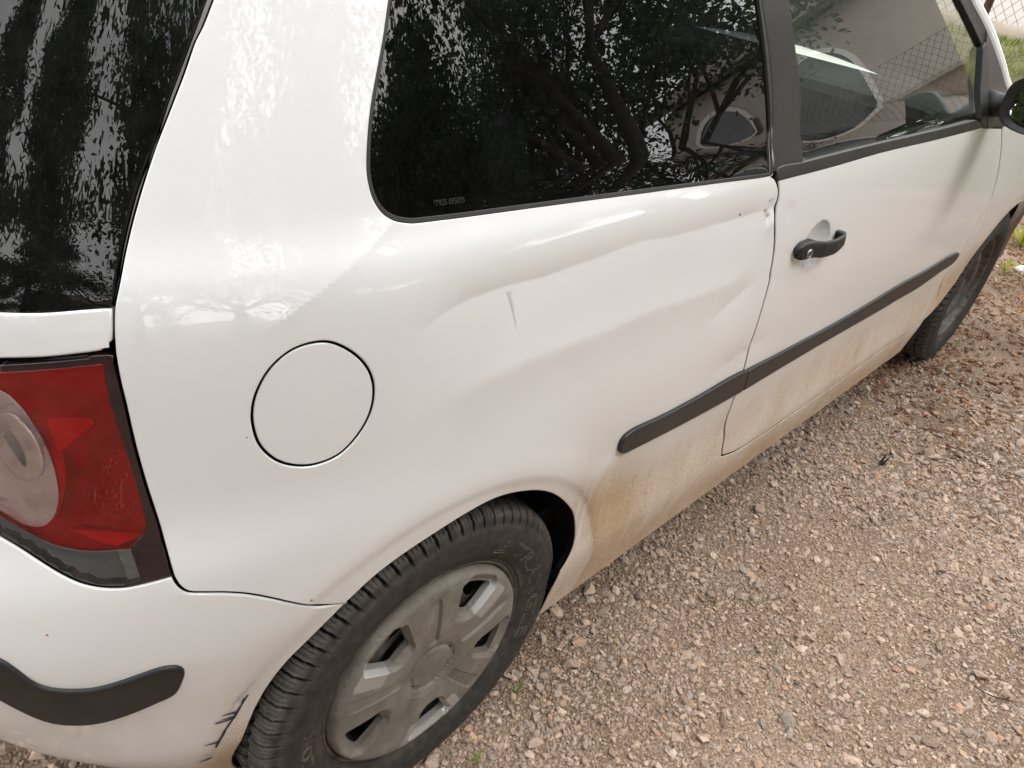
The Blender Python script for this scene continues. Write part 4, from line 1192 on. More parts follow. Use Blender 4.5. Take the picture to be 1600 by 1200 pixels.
for k_ in range(n): F_.append(((len(secs) - 1) * n + k_, c_, (len(secs) - 1) * n + (k_ + 1) % n))
# recess ring towards the glass
b_ = len(V_)
for k_ in range(n):
    y_, z_ = shape(2 * math.pi * k_ / n); V_.append(MC + Vector((-.020 + .01 * (-y_ / .098), y_ * .78, z_ * .76)))
for k_ in range(n): F_.append((k_, (k_ + 1) % n, b_ + (k_ + 1) % n, b_ + k_))
mesh_obj('mirror_housing', V_, F_, M['black_plastic'], mir_)
V_ = [MC + Vector((-.019 - .10 * shape(2 * math.pi * k_ / n)[0] + .08 * shape(2 * math.pi * k_ / n)[1], shape(2 * math.pi * k_ / n)[0] * .775, shape(2 * math.pi * k_ / n)[1] * .755)) for k_ in range(n)]
mesh_obj('mirror_glass', V_, [tuple(range(n))[::-1]], M['mirror'], mir_, smooth=False)
mb = MB(); mb.tube([(1.745, -.765, .985), (1.742, -.80, .990), (1.735, -.835, .998), (1.725, -.88, 1.01)], [.036, .029, .027, .028], 14)
mb.build('mirror_arm', M['black_plastic'], mir_, smooth=True)

# ------------------------------------------------------------------ wheels
TYRE_R = .2895
def tyre_mesh(name, parent, nA, tread=True, seed=0):
    # half section: lateral offset, radius (outer side), mirrored for the inner side
    half = np.array([(0, .2895), (.030, .2893), (.055, .2880), (.068, .2862), (.0765, .2825), (.0820, .2760), (.0868, .2660), (.0905, .2530), (.0922, .2390), (.0912, .2250), (.0880, .2120), (.0825, .2010), (.0775, .1950), (.0765, .1915), (.074, .1885), (.066, .1860)])
    prof = spline(half, .0016)
    d = np.r_[0, np.cumsum(np.linalg.norm(np.diff(prof, axis=0), axis=1))]
    if not tread:
        sel = np.linspace(0, len(prof) - 1, 22).astype(int); prof = prof[sel]
    if tread:
        co = spline(half, .0026); ins = np.vstack([half[:5], half[5::2]])
        tr_in = spline(half[:4], .0026)
        prof = np.vstack([np.c_[-half[::-1][:12:2, 0], half[::-1][:12:2, 1]], np.c_[-tr_in[::-1, 0], tr_in[::-1, 1]], co[1:]])
    else:
        prof = np.vstack([np.c_[-prof[::-1, 0], prof[::-1, 1]], prof[1:]])
    nP = len(prof)
    th = np.linspace(0, 2 * math.pi, nA, endpoint=False)
    y = np.repeat(prof[None, :, 0], nA, 0); r = np.repeat(prof[None, :, 1], nA, 0); T_ = np.repeat(th[:, None], nP, 1)
    # section normals
    g = np.gradient(prof, axis=0); nr = np.c_[-g[:, 1], g[:, 0]]; nr /= np.linalg.norm(nr, axis=1, keepdims=True)
    nr = np.where((nr[:, 1:] * (prof[:, 1:] - .24) + nr[:, :1] * prof[:, :1]) < 0, -nr, nr)
    dep = np.zeros_like(y); gro = np.zeros_like(y)
    if tread:
        ay = np.abs(y); sgn = np.sign(y); NP = 76
        ph = T_ * NP / (2 * math.pi)
        def groove(c, w, soft): 
            return 1 - sst(w - soft, w + soft, np.abs(c))
        zig = .0022 * np.sign(np.sin(ph * 2 * math.pi)) 
        circg = groove(ay - .046 - zig * .6, .0030, .0008)
        circg = np.maximum(circg, groove(ay - .013 - zig, .0030, .0011))
        tri = lambda q: np.abs((q % 1.0) - .5)            # .5 at integers, 0 at half
        # shoulder row lateral grooves, slightly curved, running over the shoulder
        sh = sst(.046, .050, ay)
        q = ph + 14 * (ay - .06) * .35 + .5 * (sgn > 0)
        lat = groove(.5 - tri(q), .085, .012) * sh
        fade = 1 - sst(.268, .262, r)
        # centre rows: slanted
        q2 = ph * 1.0 + ay * 26 * .9 + .25
        lat2 = groove(.5 - tri(q2), .06, .012) * (1 - sh)
        sip = groove(.5 - tri(q * 3), .09, .06) * sh * (1 - sst(.079, .083, ay)) * .22
        sip2 = groove(.5 - tri(q2 * 3 + .3), .09, .06) * (1 - sh) * .20
        tr_on = sst(.262, .272, r)
        gro = np.maximum.reduce([circg * (ay < .08), lat * fade, lat2, sip * 2, sip2 * 2]) * tr_on
        dep = .0075 * np.maximum.reduce([circg * (ay < .08), lat * fade, lat2, sip, sip2]) * tr_on
        dep += .0035 * lat * sst(.258, .268, r) * (1 - tr_on)
        # decoration ridges on the sidewall
        dep -= .0010 * np.exp(-((r - .2585) / .0012) ** 2) * (np.abs(y) > .08)
        dep -= .0006 * np.exp(-((r - .2060) / .0010) ** 2) * (np.abs(y) > .07)
        dep -= .0012 * np.exp(-((r - .1925) / .0014) ** 2) * (np.abs(y) > .07)
        # worn, chipped block edges
        rg = np.random.default_rng(seed)
        noi = rg.normal(0, .00028, dep.shape) * tr_on
        dep += noi
    yy = y - nr[None, :, 0] * dep; rr = r - nr[None, :, 1] * dep
    V_ = np.stack([rr * np.cos(T_), -yy, rr * np.sin(T_)], -1).reshape(-1, 3)
    i = np.arange(nA)[:, None]; j = np.arange(nP - 1)[None]
    i2 = (i + 1) % nA
    F_ = np.stack([i * nP + j, i2 * nP + j, i2 * nP + j + 1, i * nP + j + 1], -1).reshape(-1, 4)
    rg = np.random.default_rng(seed + 50)
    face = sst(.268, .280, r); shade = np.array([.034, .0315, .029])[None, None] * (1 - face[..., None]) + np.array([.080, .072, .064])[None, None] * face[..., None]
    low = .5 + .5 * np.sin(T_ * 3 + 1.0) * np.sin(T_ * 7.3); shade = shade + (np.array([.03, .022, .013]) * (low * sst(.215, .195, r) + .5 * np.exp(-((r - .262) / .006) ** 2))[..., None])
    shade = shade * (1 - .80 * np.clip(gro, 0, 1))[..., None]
    o = mesh_obj(name, V_, F_, M['tyre'], parent, attrs={'piece_colour': shade.reshape(-1, 3)})
    if tread: o.data.set_sharp_from_angle(angle=math.radians(32))
    return o

def ring_text(parent, body, size, r0, a_start, xs=1.0, clockwise=True, outline=.0005, ysurf=None, mat='tyre_text'):
    """lettering bent round the sidewall, tops outward, read clockwise"""
    v, f = text_mesh(body, size, outline)
    if len(v) == 0: return
    a = math.radians(a_start) - v[:, 0] * xs / (r0 + size * .3)
    r = r0 + v[:, 1]
    ys = np.interp(r, [.1915, .2010, .2120, .2250, .2390, .2530, .2660], [.0765, .0825, .0880, .0912, .0922, .0905, .0868])
    z = v[:, 2]
    P_ = np.c_[r * np.cos(a), -(ys + z * .8 + .0002), r * np.sin(a)]
    mesh_obj('lettering', P_, f, M[mat], parent, smooth=True)

def lathe(prof, n=72, a0=0):
    V_ = []; F_ = []
    for r, y in prof:
        for k in range(n):
            a = 2 * math.pi * k / n; V_.append((r * math.cos(a), -y, r * math.sin(a)))
    for i in range(len(prof) - 1):
        for k in range(n): F_.append((i * n + k, i * n + (k + 1) % n, (i + 1) * n + (k + 1) % n, (i + 1) * n + k))
    return V_, F_

def steel_rim(parent, holes=True):
    # barrel and flange
    prof = [(.155, -.07), (.165, .02), (.170, .050), (.178, .058), (.1805, .066), (.184, .0745), (.1875, .0775), (.1895, .0765), (.1905, .073), (.188, .069)]
    V_, F_ = lathe(prof, 96)
    rim = mesh_obj('rim', V_, np.array(F_), M['steel'], parent)
    # pressed disc with vent holes
    outer = np.c_[.167 * np.cos(np.linspace(0, 2 * math.pi, 96, endpoint=False)), .167 * np.sin(np.linspace(0, 2 * math.pi, 96, endpoint=False))]
    hs = []
    for k in range(10):
        a = 2 * math.pi * k / 10 + .2
        q = np.linspace(0, 2 * math.pi, 12, endpoint=False); c, s = math.cos(a), math.sin(a)
        e = np.c_[.132 + .013 * np.cos(q), .017 * np.sin(q)]
        hs.append(np.c_[e[:, 0] * c - e[:, 1] * s, e[:, 0] * s + e[:, 1] * c])
    vv, ff, _ = tri2d(outer, hs, .009)
    r = np.hypot(vv[:, 0], vv[:, 1])
    y = np.interp(r, [0, .03, .034, .05, .075, .10, .12, .145, .155, .167], [.062, .062, .040, .036, .042, .064, .066, .054, .036, .030])
    P_ = np.c_[vv[:, 0], -y, vv[:, 1]]
    disc = mesh_obj('wheel_disc', P_, ff, M['steel'], parent)
    for k in range(5):
        a = 2 * math.pi * k / 5 + .5
        mb = MB(); c = (.050 * math.cos(a), -.020, .050 * math.sin(a))
        mb.tube([c, (c[0], -.042, c[2])], .0095, 6); mb.build('wheel_bolt', M['steel'], parent)
    # brake drum behind
    V_, F_ = lathe([(.0, .012), (.115, .012), (.12, .005), (.12, -.05)], 40)
    mesh_obj('brake_drum', V_, F_, M['steel'], parent)

def hubcap(parent):
    n = 120
    q = np.linspace(0, 2 * math.pi, n, endpoint=False)
    R_ = .1815
    outer = np.c_[R_ * np.cos(q), R_ * np.sin(q)]
    holes = []
    ctr = [57, 128, 200, 272, 344]
    def sector(a0, rin, rout, half_in, half_out, skew=0):
        a = math.radians(a0)
        pts = []
        for rr_, hh in ((rin, half_in), (rout, half_out)):
            arr = np.radians(np.linspace(-hh, hh, 7)) if rr_ == rin else np.radians(np.linspace(hh, -hh, 9))
            for d_ in arr: pts.append((rr_ * math.cos(a + d_ + skew * (rr_ - rin)), rr_ * math.sin(a + d_ + skew * (rr_ - rin))))
        p = loop([pts[0]], *[[x] for x in pts[1:]], step=.004)
        return round_loop(p, 2)
    for a0 in ctr: holes.append(sector(a0, .102, .158, 11, 14))
    small = []
    # clip slots round the centre cap
    for a0 in (20, 70, 150, 215, 330):
        holes.append(sector(a0, .0395, .0435, 9 if a0 != 215 else 5, 9 if a0 != 215 else 5))
    ep = []
    for a0 in ctr:
        for rr_ in np.arange(.062, .168, .0028):
            hw = np.interp(rr_, [.062, .15, .168], [.0085, .0135, .006])
            for sg in (-1, 1):
                for dd in (-.0013, 0, .0013):
                    an = math.radians(a0 + 36) + (sg * (hw + dd) + .001) / rr_; ep.append((rr_ * math.cos(an), rr_ * math.sin(an)))
    for a0 in ctr:
        for rr_ in np.arange(.092, .172, .003):
            w = np.interp(rr_, [.08, .1, .16, .172], [.0, .021, .043, .030])
            for sg in (-1, 1):
                for dd in (.97, 1.04, 1.11):
                    an = math.radians(a0) + sg * w * dd / rr_; ep.append((rr_ * math.cos(an), rr_ * math.sin(an)))
    vv, ff, loops = tri2d(outer, holes, .0029, pts=np.array(ep))
    r = np.hypot(vv[:, 0], vv[:, 1]); th = np.degrees(np.arctan2(vv[:, 1], vv[:, 0]))
    y = np.interp(r, [0, .034, .0365, .0385, .0455, .047, .06, .09, .12, .15, .165, .174, .179, .1815], [.0875, .0880, .0880, .0850, .0850, .0885, .0915, .0940, .0945, .0930, .0915, .0895, .0850, .0770])
    # dish falls away round each opening; channels pressed along the spokes
    for a0 in ctr:
        d_ = (th - a0 + 180) % 360 - 180
        arc = np.abs(np.radians(d_)) * r
        w = np.interp(r, [.08, .1, .16, .172], [.0, .021, .043, .030])
        wedge = sst(1.10, .98, arc / np.maximum(w, 1e-4)) * sst(.086, .104, r) * sst(.177, .160, r)
        y -= .0100 * wedge
        s_ = (th - a0 - 36 + 180) % 360 - 180
        sarc = np.radians(s_) * r
        hw = np.interp(r, [.062, .15, .168], [.0085, .0135, .006])
        ch = sst(hw + .0013, hw - .0013, np.abs(sarc - .001)) * sst(.060, .066, r) * sst(.168, .145, r)
        y -= .0055 * ch * np.interp(sarc / hw, [-1, 1], [1.0, .35])
    P_ = np.c_[vv[:, 0], -y, vv[:, 1]]
    V_ = [P_]; F_ = [ff]; k = len(P_)
    for li, lp in enumerate(loops):
        lp = np.array(lp); b = P_[lp].copy()
        c_ = b.mean(0); 
        if li == 0: b[:, 1] += .014
        else: b[:, 1] += .010
        V_.append(b); a2 = np.roll(lp, -1); i1 = np.arange(k, k + len(lp)); i2 = np.roll(i1, -1); k += len(lp)
        F_.append(np.vstack([np.c_[lp, i1, i2], np.c_[lp, i2, a2]]))
    AV_ = np.vstack(V_); ra = np.hypot(AV_[:, 0], AV_[:, 2]); ta = np.degrees(np.arctan2(AV_[:, 2], AV_[:, 0])); clean = np.zeros(len(AV_))
    for a0, lo, hi, r0_, r1_ in ((57, -28, -11, .098, .166), (128, 10, 27, .105, .168), (272, -22, 24, .112, .174)):
        d_ = (ta - a0 + 180) % 360 - 180
        clean = np.maximum(clean, sst(lo - 2, lo + 3, d_) * sst(hi + 2, hi - 3, d_) * sst(r0_, r0_ + .012, ra) * sst(r1_ + .004, r1_ - .006, ra))
    hc = mesh_obj('hubcap', np.vstack(V_), np.vstack(F_), M['hub'], parent, attrs={'clean': clean})
    hc.data.set_sharp_from_angle(angle=math.radians(30))
    return hc

def wheel(cx, side, camber=0, steer=0, hub=True, fine=True, seed=0):
    w = empty('wheel', (cx - 1.2, side * .7125, WHEEL_Z), car)
    w.rotation_euler = (0, 0, steer if side < 0 else math.pi + steer)
    tyre_mesh('tyre', w, (fine if fine > 1 else 1216) if fine else 90, tread=fine, seed=seed)
    if side < 0:
        steel_rim(w)
        if hub: hubcap(w)
    else:
        steel_rim(w)
    return w
wr = wheel(0.0, -1, seed=1)
ring_text(wr, 'TRIANGLE', .034, .2135, 47, xs=1.75, outline=.0006)
ring_text(wr, 'LION', .026, .2135, 190, xs=1.45, outline=.0006)
ring_text(wr, 'TUBELESS', .011, .1985, 32, xs=1.5, outline=.0003)
# triangle emblem before the name
mb = MB(); 
for tri_ in ([(52.5, .2135), (60.5, .2135), (55.5, .2375)], [(54.3, .2175), (58.3, .2175), (55.9, .2290)]):
    pts = []
    for a, r in tri_ + [tri_[0]]:
        ys = float(np.interp(r, [.2120, .2250, .2390], [.0880, .0912, .0922])); pts.append((r * math.cos(math.radians(a)), -ys - .0003, r * math.sin(math.radians(a))))
    for a, b in zip(pts[:-1], pts[1:]): mb.tube([a, b], .0005, 5)
mb.build('triangle_emblem', M['tyre_text'], wr)
wf = wheel(2.465, -1, hub=False, seed=2, steer=math.radians(1.5), fine=684)
wheel(0.0, 1, hub=False, fine=False); wheel(2.465, 1, hub=False, fine=False)

# ------------------------------------------------------------------ damage on the paint
M['knock'] = simple('cracked_paint', (0.30, 0.29, 0.28), rough=0.7, col2=(0.52, 0.51, 0.50), vscale=400)
def mark(nm, outline, mat, parent, off=.0006, disp=None, step=.01):
    p = loop(*[[q] for q in outline], step=.002)
    return panel(nm, grow(round_loop(p, 1), .0005), mat, parent, step=step, off=off, r=0, disp=disp, dirt=False)
bd = lambda x, v: -.004 * sst(.345, .312, np.hypot(x, v - WHEEL_Z)) * (np.asarray(x) < 0)
for nm in [k for k in TR if k.startswith('sc_')]:
    mark('scratch', TR[nm], M['scratch'], bumper, disp=bd, step=.02, off=.0014)
for nm in [k for k in TR if k.startswith('sf_')]:
    mark('scuff', TR[nm], M['scuff'], bumper, disp=bd, step=.02, off=.0010)
mark('scuff', TR['qscr'], M['scuff'], quarter, disp=dents, step=.01, off=.0004)
mark('scuff', TR['qscr2'], M['scuff'], quarter, disp=dents, step=.01, off=.0005)
for nm in [k for k in TR if k.startswith('kn_')]: mark('scuff', TR[nm], M['knock'], quarter, disp=dents, off=.0006)
mark('rust_spot', TR['rust1'], M['rust'], quarter, disp=dents, off=.0005)
mark('rust_spot', TR['rust2'], M['rust'], quarter, disp=dents, off=.0005)
mark('paint_chip', TR['chip1'], M['scratch'], quarter, disp=dents, off=.0005)
mark('dirt_spot', TR['spot1'], M['rust'], bumper, disp=bd, off=.0006)

G = {'leaf': (1.5852, -0.9579), 'oleaf': (3.2051, -0.8865), 'w1': (0.2286, -0.805), 'w2': (0.076, -0.8626), 'w3': (0.7385, -1.094), 'w4': (4.186, -0.6196), 'w5': (3.6899, -0.6831), 'w6': (2.6041, -0.8222), 'twig': (1.0314, -1.4835), 'ws': (3.7725, -0.7306)}
FPY = 0.702
# ------------------------------------------------------------------ ground
def fbm(x, y, seed=0, oct=4, f=1.0):
    r = np.zeros_like(np.asarray(x, float)); a = 1.0; rg = np.random.default_rng(seed); tot = 0
    for o in range(oct):
        for _ in range(3):
            th = rg.uniform(0, 2 * math.pi); p = rg.uniform(0, 6.28); k = f * rg.uniform(.7, 1.4)
            r = r + a * np.sin((x * math.cos(th) + y * math.sin(th)) * k * 2 * math.pi + p) / 3
        tot += a; a *= .55; f *= 2.1
    return r / tot
def bank(x, y):
    return .72 * sst(5.2, 6.25, x + .12 * np.sin(y * 1.3)) 
def gz(x, y):
    x = np.asarray(x, float); y = np.asarray(y, float)
    return .006 * fbm(x, y, 3, 3, .8) + bank(x, y)

def ground_material():
    mt, nt, out = nodes_of('gravel_soil')
    b = N_(nt, 'BsdfPrincipled'); b.inputs['Roughness'].default_value = .95; b.inputs['Specular IOR Level'].default_value = .15
    t = N_(nt, 'TexCoord')
    n1 = N_(nt, 'TexNoise', Scale=2.2, Detail=6.0, Roughness=.6)
    n2 = N_(nt, 'TexNoise', Scale=190.0, Detail=4.0, Roughness=.65)
    v1 = N_(nt, 'TexVoronoi', Scale=150.0)
    for n in (n1, n2, v1): nt.links.new(t.outputs['Object'], n.inputs['Vector'])
    r1 = N_(nt, 'ValToRGB'); e = r1.color_ramp.elements
    e[0].position = .35; e[0].color = (.19, .138, .10, 1); e[1].position = .68; e[1].color = (.35, .265, .20, 1)
    nt.links.new(n1.outputs['Fac'], r1.inputs['Fac'])
    r2 = N_(nt, 'ValToRGB'); e = r2.color_ramp.elements
    e[0].position = .32; e[0].color = (.35, .33, .32, 1); e[1].position = .7; e[1].color = (1.6, 1.55, 1.5, 1)
    nt.links.new(n2.outputs['Fac'], r2.inputs['Fac'])
    mx = N_(nt, 'Mix', data_type='RGBA', blend_type='MULTIPLY'); mx.inputs['Factor'].default_value = 1
    nt.links.new(r1.outputs['Color'], mx.inputs['A']); nt.links.new(r2.outputs['Color'], mx.inputs['B'])
    nt.links.new(mx.outputs['Result'], b.inputs['Base Color'])
    bu = N_(nt, 'Bump', Strength=.8, Distance=.006); nt.links.new(v1.outputs['Distance'], bu.inputs['Height'])
    nt.links.new(bu.outputs['Normal'], b.inputs['Normal'])
    nt.links.new(b.outputs['BSDF'], out.inputs['Surface'])
    return mt
M['ground'] = ground_material()
xs = np.unique(np.r_[-150, -60, -25, -12, np.linspace(-6, 9, 121), 12, 25, 60, 150]); ys = np.unique(np.r_[-150, -60, -25, -14, np.linspace(-8, 5, 105), 8, 14, 25, 60, 150])
gx_, gy_ = np.meshgrid(xs, ys); idx = np.arange(gx_.size).reshape(gx_.shape)
F_ = np.stack([idx[:-1, :-1], idx[:-1, 1:], idx[1:, 1:], idx[1:, :-1]], -1).reshape(-1, 4)
g_o = mesh_obj('ground', np.c_[gx_.ravel(), gy_.ravel(), gz(gx_, gy_).ravel()], F_, M['ground'])
tag(g_o, kind='structure')

# ---- loose stones
ico = bmesh.new(); bmesh.ops.create_icosphere(ico, subdivisions=1, radius=1.0)
ico.verts.ensure_lookup_table()
IV = np.array([v.co[:] for v in ico.verts]); IF = np.array([[v.index for v in f.verts] for f in ico.faces]); ico.free()
def rand_rot(n, flat, rg):
    a = rg.uniform(0, 2 * math.pi, n); tx = rg.normal(0, flat, n); ty = rg.normal(0, flat, n)
    ca, sa = np.cos(a), np.sin(a); cx, sx = np.cos(tx), np.sin(tx); cy, sy_ = np.cos(ty), np.sin(ty)
    Rz = np.zeros((n, 3, 3)); Rz[:, 0, 0] = ca; Rz[:, 0, 1] = -sa; Rz[:, 1, 0] = sa; Rz[:, 1, 1] = ca; Rz[:, 2, 2] = 1
    Rx = np.zeros((n, 3, 3)); Rx[:, 0, 0] = 1; Rx[:, 1, 1] = cx; Rx[:, 1, 2] = -sx; Rx[:, 2, 1] = sx; Rx[:, 2, 2] = cx
    Ry = np.zeros((n, 3, 3)); Ry[:, 1, 1] = 1; Ry[:, 0, 0] = cy; Ry[:, 0, 2] = sy_; Ry[:, 2, 0] = -sy_; Ry[:, 2, 2] = cy
    return Rx @ Ry @ Rz
PAL = np.array([(.36, .30, .25), (.42, .36, .30), (.30, .26, .22), (.48, .42, .36), (.33, .32, .30), (.40, .30, .21), (.27, .22, .18), (.56, .51, .45), (.36, .36, .35), (.44, .29, .20)])
PW = np.array([.20, .18, .14, .10, .12, .08, .08, .04, .04, .02])
OV = np.array([(1, 0, 0), (-.1, 1, 0), (-1, .1, 0), (.1, -1, 0), (.1, 0, 1), (0, .1, -1)], float); OF = np.array([(0, 1, 4), (1, 2, 4), (2, 3, 4), (3, 0, 4), (1, 0, 5), (2, 1, 5), (3, 2, 5), (0, 3, 5)])
def stones(x, y, size, seed, lift=.25, small=False):
    rg = np.random.default_rng(seed); n = len(x); IV_, IF_ = (OV, OF) if small else (IV, IF); nv = len(IV_)
    V_ = np.repeat(IV_[None], n, 0) * (1 + rg.normal(0, .20, (n, nv, 1)))
    sc = size[:, None] * np.c_[rg.uniform(.8, 1.5, n), rg.uniform(.65, 1.05, n), rg.uniform(.38, .75, n)] * .5
    V_ = np.einsum('nij,nkj->nki', rand_rot(n, .35, rg), V_ * sc[:, None, :])
    V_ += np.c_[x, y, gz(x, y) + size * lift * rg.uniform(-.35, 1.0, n)][:, None, :]
    F_ = (IF_[None] + (np.arange(n) * nv)[:, None, None]).reshape(-1, 3)
    c = (PAL[rg.choice(len(PAL), n, p=PW)] * .62 + np.array([.375, .325, .28]) * .38) * np.array([1.12, .985, .91]) * rg.uniform(.75, 1.2, (n, 1))
    return V_.reshape(-1, 3), F_, np.repeat(c, nv, 0)
rg = np.random.default_rng(5)
def chipmask(x, y):
    return sst(1.75, 2.7, x + .30 * fbm(x, y, 9, 3, .9) + .35 * (y + 1.0))
sx_, sy2, ss = [], [], []
def scatter(n, x0, x1, y0, y1, med, sig, dens=None, lo=.004, hi=.04):
    x = rg.uniform(x0, x1, n); y = rg.uniform(y0, y1, n); s = np.clip(np.exp(rg.normal(math.log(med), sig, n)), lo, hi)
    keep = np.ones(n, bool)
    if dens is not None: keep = rg.uniform(0, 1, n) < dens(x, y)
    sx_.append(x[keep]); sy2.append(y[keep]); ss.append(s[keep])
cluster = lambda x, y: np.clip(.75 + .6 * fbm(x, y, 21, 4, 1.4), .12, 1)
scatter(22000, -.15, 1.6, -1.75, -.45, .0086, .38, lambda x, y: cluster(x, y))
scatter(22000, 1.3, 2.6, -2.2, -.45, .0098, .40, lambda x, y: cluster(x, y) * (1 - .8 * chipmask(x, y)))
scatter(380, -.1, 2.4, -1.75, -.5, .022, .22, None, hi=.045)
V_, F_, c_ = stones(np.concatenate(sx_), np.concatenate(sy2), np.concatenate(ss), 8)
sx_, sy2, ss = [], [], []
scatter(42000, -.15, 1.7, -1.75, -.45, .0052, .30, None, lo=.003, hi=.010)
scatter(40000, 1.4, 3.0, -2.3, -.45, .0060, .30, lambda x, y: 1 - .85 * chipmask(x, y), lo=.003, hi=.011)
scatter(6000, -1.3, 0.0, -1.2, .6, .014, .4, cluster)
scatter(4500, -.2, 2.6, -.55, .9, .014, .4, cluster)
scatter(9000, 2.4, 5.4, -3.0, .6, .014, .4, lambda x, y: .4 * (1 - .7 * chipmask(x, y)))
scatter(5000, -3, 3, -4.5, -2.6, .018, .4, cluster)
scatter(10000, -1.2, 3.2, -2.9, -1.7, .012, .4, cluster)
scatter(3500, -1.6, -.1, -2.2, -1.1, .012, .4, cluster)
V2, F2_, c2_ = stones(np.concatenate(sx_), np.concatenate(sy2), np.concatenate(ss), 9, small=True)
F_ = np.vstack([F_, F2_ + len(V_)]); V_ = np.vstack([V_, V2]); c_ = np.vstack([c_, c2_])
M['stone'] = attr_material('crushed_stone', 'piece_colour', rough=.9, var=.22, vscale=260, bump=.5)
gv = mesh_obj('gravel', V_, F_, M['stone'], smooth=False, attrs={'piece_colour': c_})
tag(gv, 'crushed beige and grey gravel covering the drive', 'gravel', kind='stuff')

# ---- wood chips by the front wheel
rg = np.random.default_rng(15)
n = 22000
x = rg.uniform(1.5, 5.4, n); y = rg.uniform(-3.2, .9, n)
k_ = rg.uniform(0, 1, n) < np.clip(chipmask(x, y) * 1.1 * (1 - .75 * sst(5.0, 5.4, x)) + .015, 0, 1); x, y = x[k_], y[k_]; n = len(x)
BX = np.array([(-1, -1, -1), (1, -.8, -1), (1, .8, -1), (-1, 1, -1), (-1, -1, 1), (1, -.7, .6), (1, .7, .6), (-1, 1, 1)], float)
BF = np.array([(0, 3, 2, 1), (4, 5, 6, 7), (0, 1, 5, 4), (1, 2, 6, 5), (2, 3, 7, 6), (3, 0, 4, 7)])
sc = np.c_[np.exp(rg.normal(math.log(.0100), .45, n)), np.exp(rg.normal(math.log(.0034), .35, n)), rg.uniform(.0008, .0024, n)]
V_ = np.repeat(BX[None], n, 0) * (1 + rg.normal(0, .15, (n, 8, 1))) * sc[:, None]
V_ = np.einsum('nij,nkj->nki', rand_rot(n, .30, rg), V_) + np.c_[x, y, gz(x, y) + rg.uniform(.001, .011, n)][:, None]
F_ = (BF[None] + (np.arange(n) * 8)[:, None, None]).reshape(-1, 4)
WP = np.array([(.23, .115, .060), (.30, .165, .092), (.16, .082, .045), (.40, .26, .165), (.26, .14, .085), (.48, .34, .23)])
c_ = WP[rg.choice(6, n, p=[.28, .24, .2, .12, .11, .05])] * rg.uniform(.7, 1.2, (n, 1))
M['chips'] = attr_material('wood_chips', 'piece_colour', rough=.9, var=.25, vscale=180, bump=.4)
tag(mesh_obj('wood_chips', V_.reshape(-1, 3), F_, M['chips'], smooth=False, attrs={'piece_colour': np.repeat(c_, 8, 0)}), 'brown bark chips spread round the front wheel', 'wood chips', kind='stuff')

# ---- grass
def blades(x, y, h, wid, seed, lean=.5):
    rg = np.random.default_rng(seed); n = len(x)
    a = rg.uniform(0, 2 * math.pi, n); d = np.c_[np.cos(a), np.sin(a), np.zeros(n)]; s = np.c_[-np.sin(a), np.cos(a), np.zeros(n)]
    b = np.c_[x, y, gz(x, y)]; ln = rg.uniform(.1, lean, n)[:, None]
    up = np.array([0, 0, 1.0])
    p0 = b - s * wid[:, None]; p1 = b + s * wid[:, None]
    m0 = b + up * h[:, None] * .6 + d * h[:, None] * ln * .35 - s * wid[:, None] * .7; m1 = m0 + s * wid[:, None] * 1.4
    tp = b + up * h[:, None] * (1 - .3 * ln) + d * h[:, None] * ln
    V_ = np.stack([p0, p1, m1, m0, tp], 1).reshape(-1, 3)
    k = (np.arange(n) * 5)[:, None]
    F_ = np.vstack([np.hstack([k, k + 1, k + 2]), np.hstack([k, k + 2, k + 3]), np.hstack([k + 3, k + 2, k + 4])])
    c = np.array([(.17, .21, .045), (.23, .26, .06), (.12, .16, .035), (.32, .31, .10)])[rg.choice(4, n)] * rg.uniform(.75, 1.2, (n, 1))
    return V_, F_, np.repeat(c, 5, 0)
M['grass'] = attr_material('grass_blades', 'piece_colour', rough=.6, var=.2, vscale=30, bump=0, trans=.35)
rg = np.random.default_rng(31)
n = 22000
x = rg.uniform(5.3, 6.42, n); y = rg.uniform(-5.0, 3.5, n)
x2 = rg.uniform(-1, 4.6, 16000); y2 = rg.uniform(1.35, 5.0, 16000)
x3 = rg.uniform(6.9, 9.0, 100); y3 = rg.uniform(-7, 4, 100)
x = np.r_[x, x2, x3]; y = np.r_[y, y2, y3]; n = len(x)
V_, F_, c_ = blades(x, y, rg.uniform(.025, .075, n), rg.uniform(.002, .0055, n), 4, 1.1)
tag(mesh_obj('grass', V_, F_, M['grass'], smooth=False, attrs={'piece_colour': c_}), 'short green grass on the bank behind the car', 'grass', kind='stuff')
M['turf'] = simple('turf_soil', (.10, .095, .04), rough=.95, col2=(.16, .15, .06), vscale=9)
def sheet(nm, x0, x1, y0, y1, nx, ny, dz, mat):
    xx, yy = np.meshgrid(np.linspace(x0, x1, nx), np.linspace(y0, y1, ny)); idx = np.arange(xx.size).reshape(xx.shape)
    F_ = np.stack([idx[:-1, :-1], idx[:-1, 1:], idx[1:, 1:], idx[1:, :-1]], -1).reshape(-1, 4)
    return tag(mesh_obj(nm, np.c_[xx.ravel(), yy.ravel(), gz(xx, yy).ravel() + dz], F_, mat), kind='structure')
sheet('lawn', -6, 4.4, 1.35, 9, 40, 30, .006, M['turf'])
sheet('grass_bank', 5.3, 6.55, -8, 6, 24, 80, .006, M['turf'])

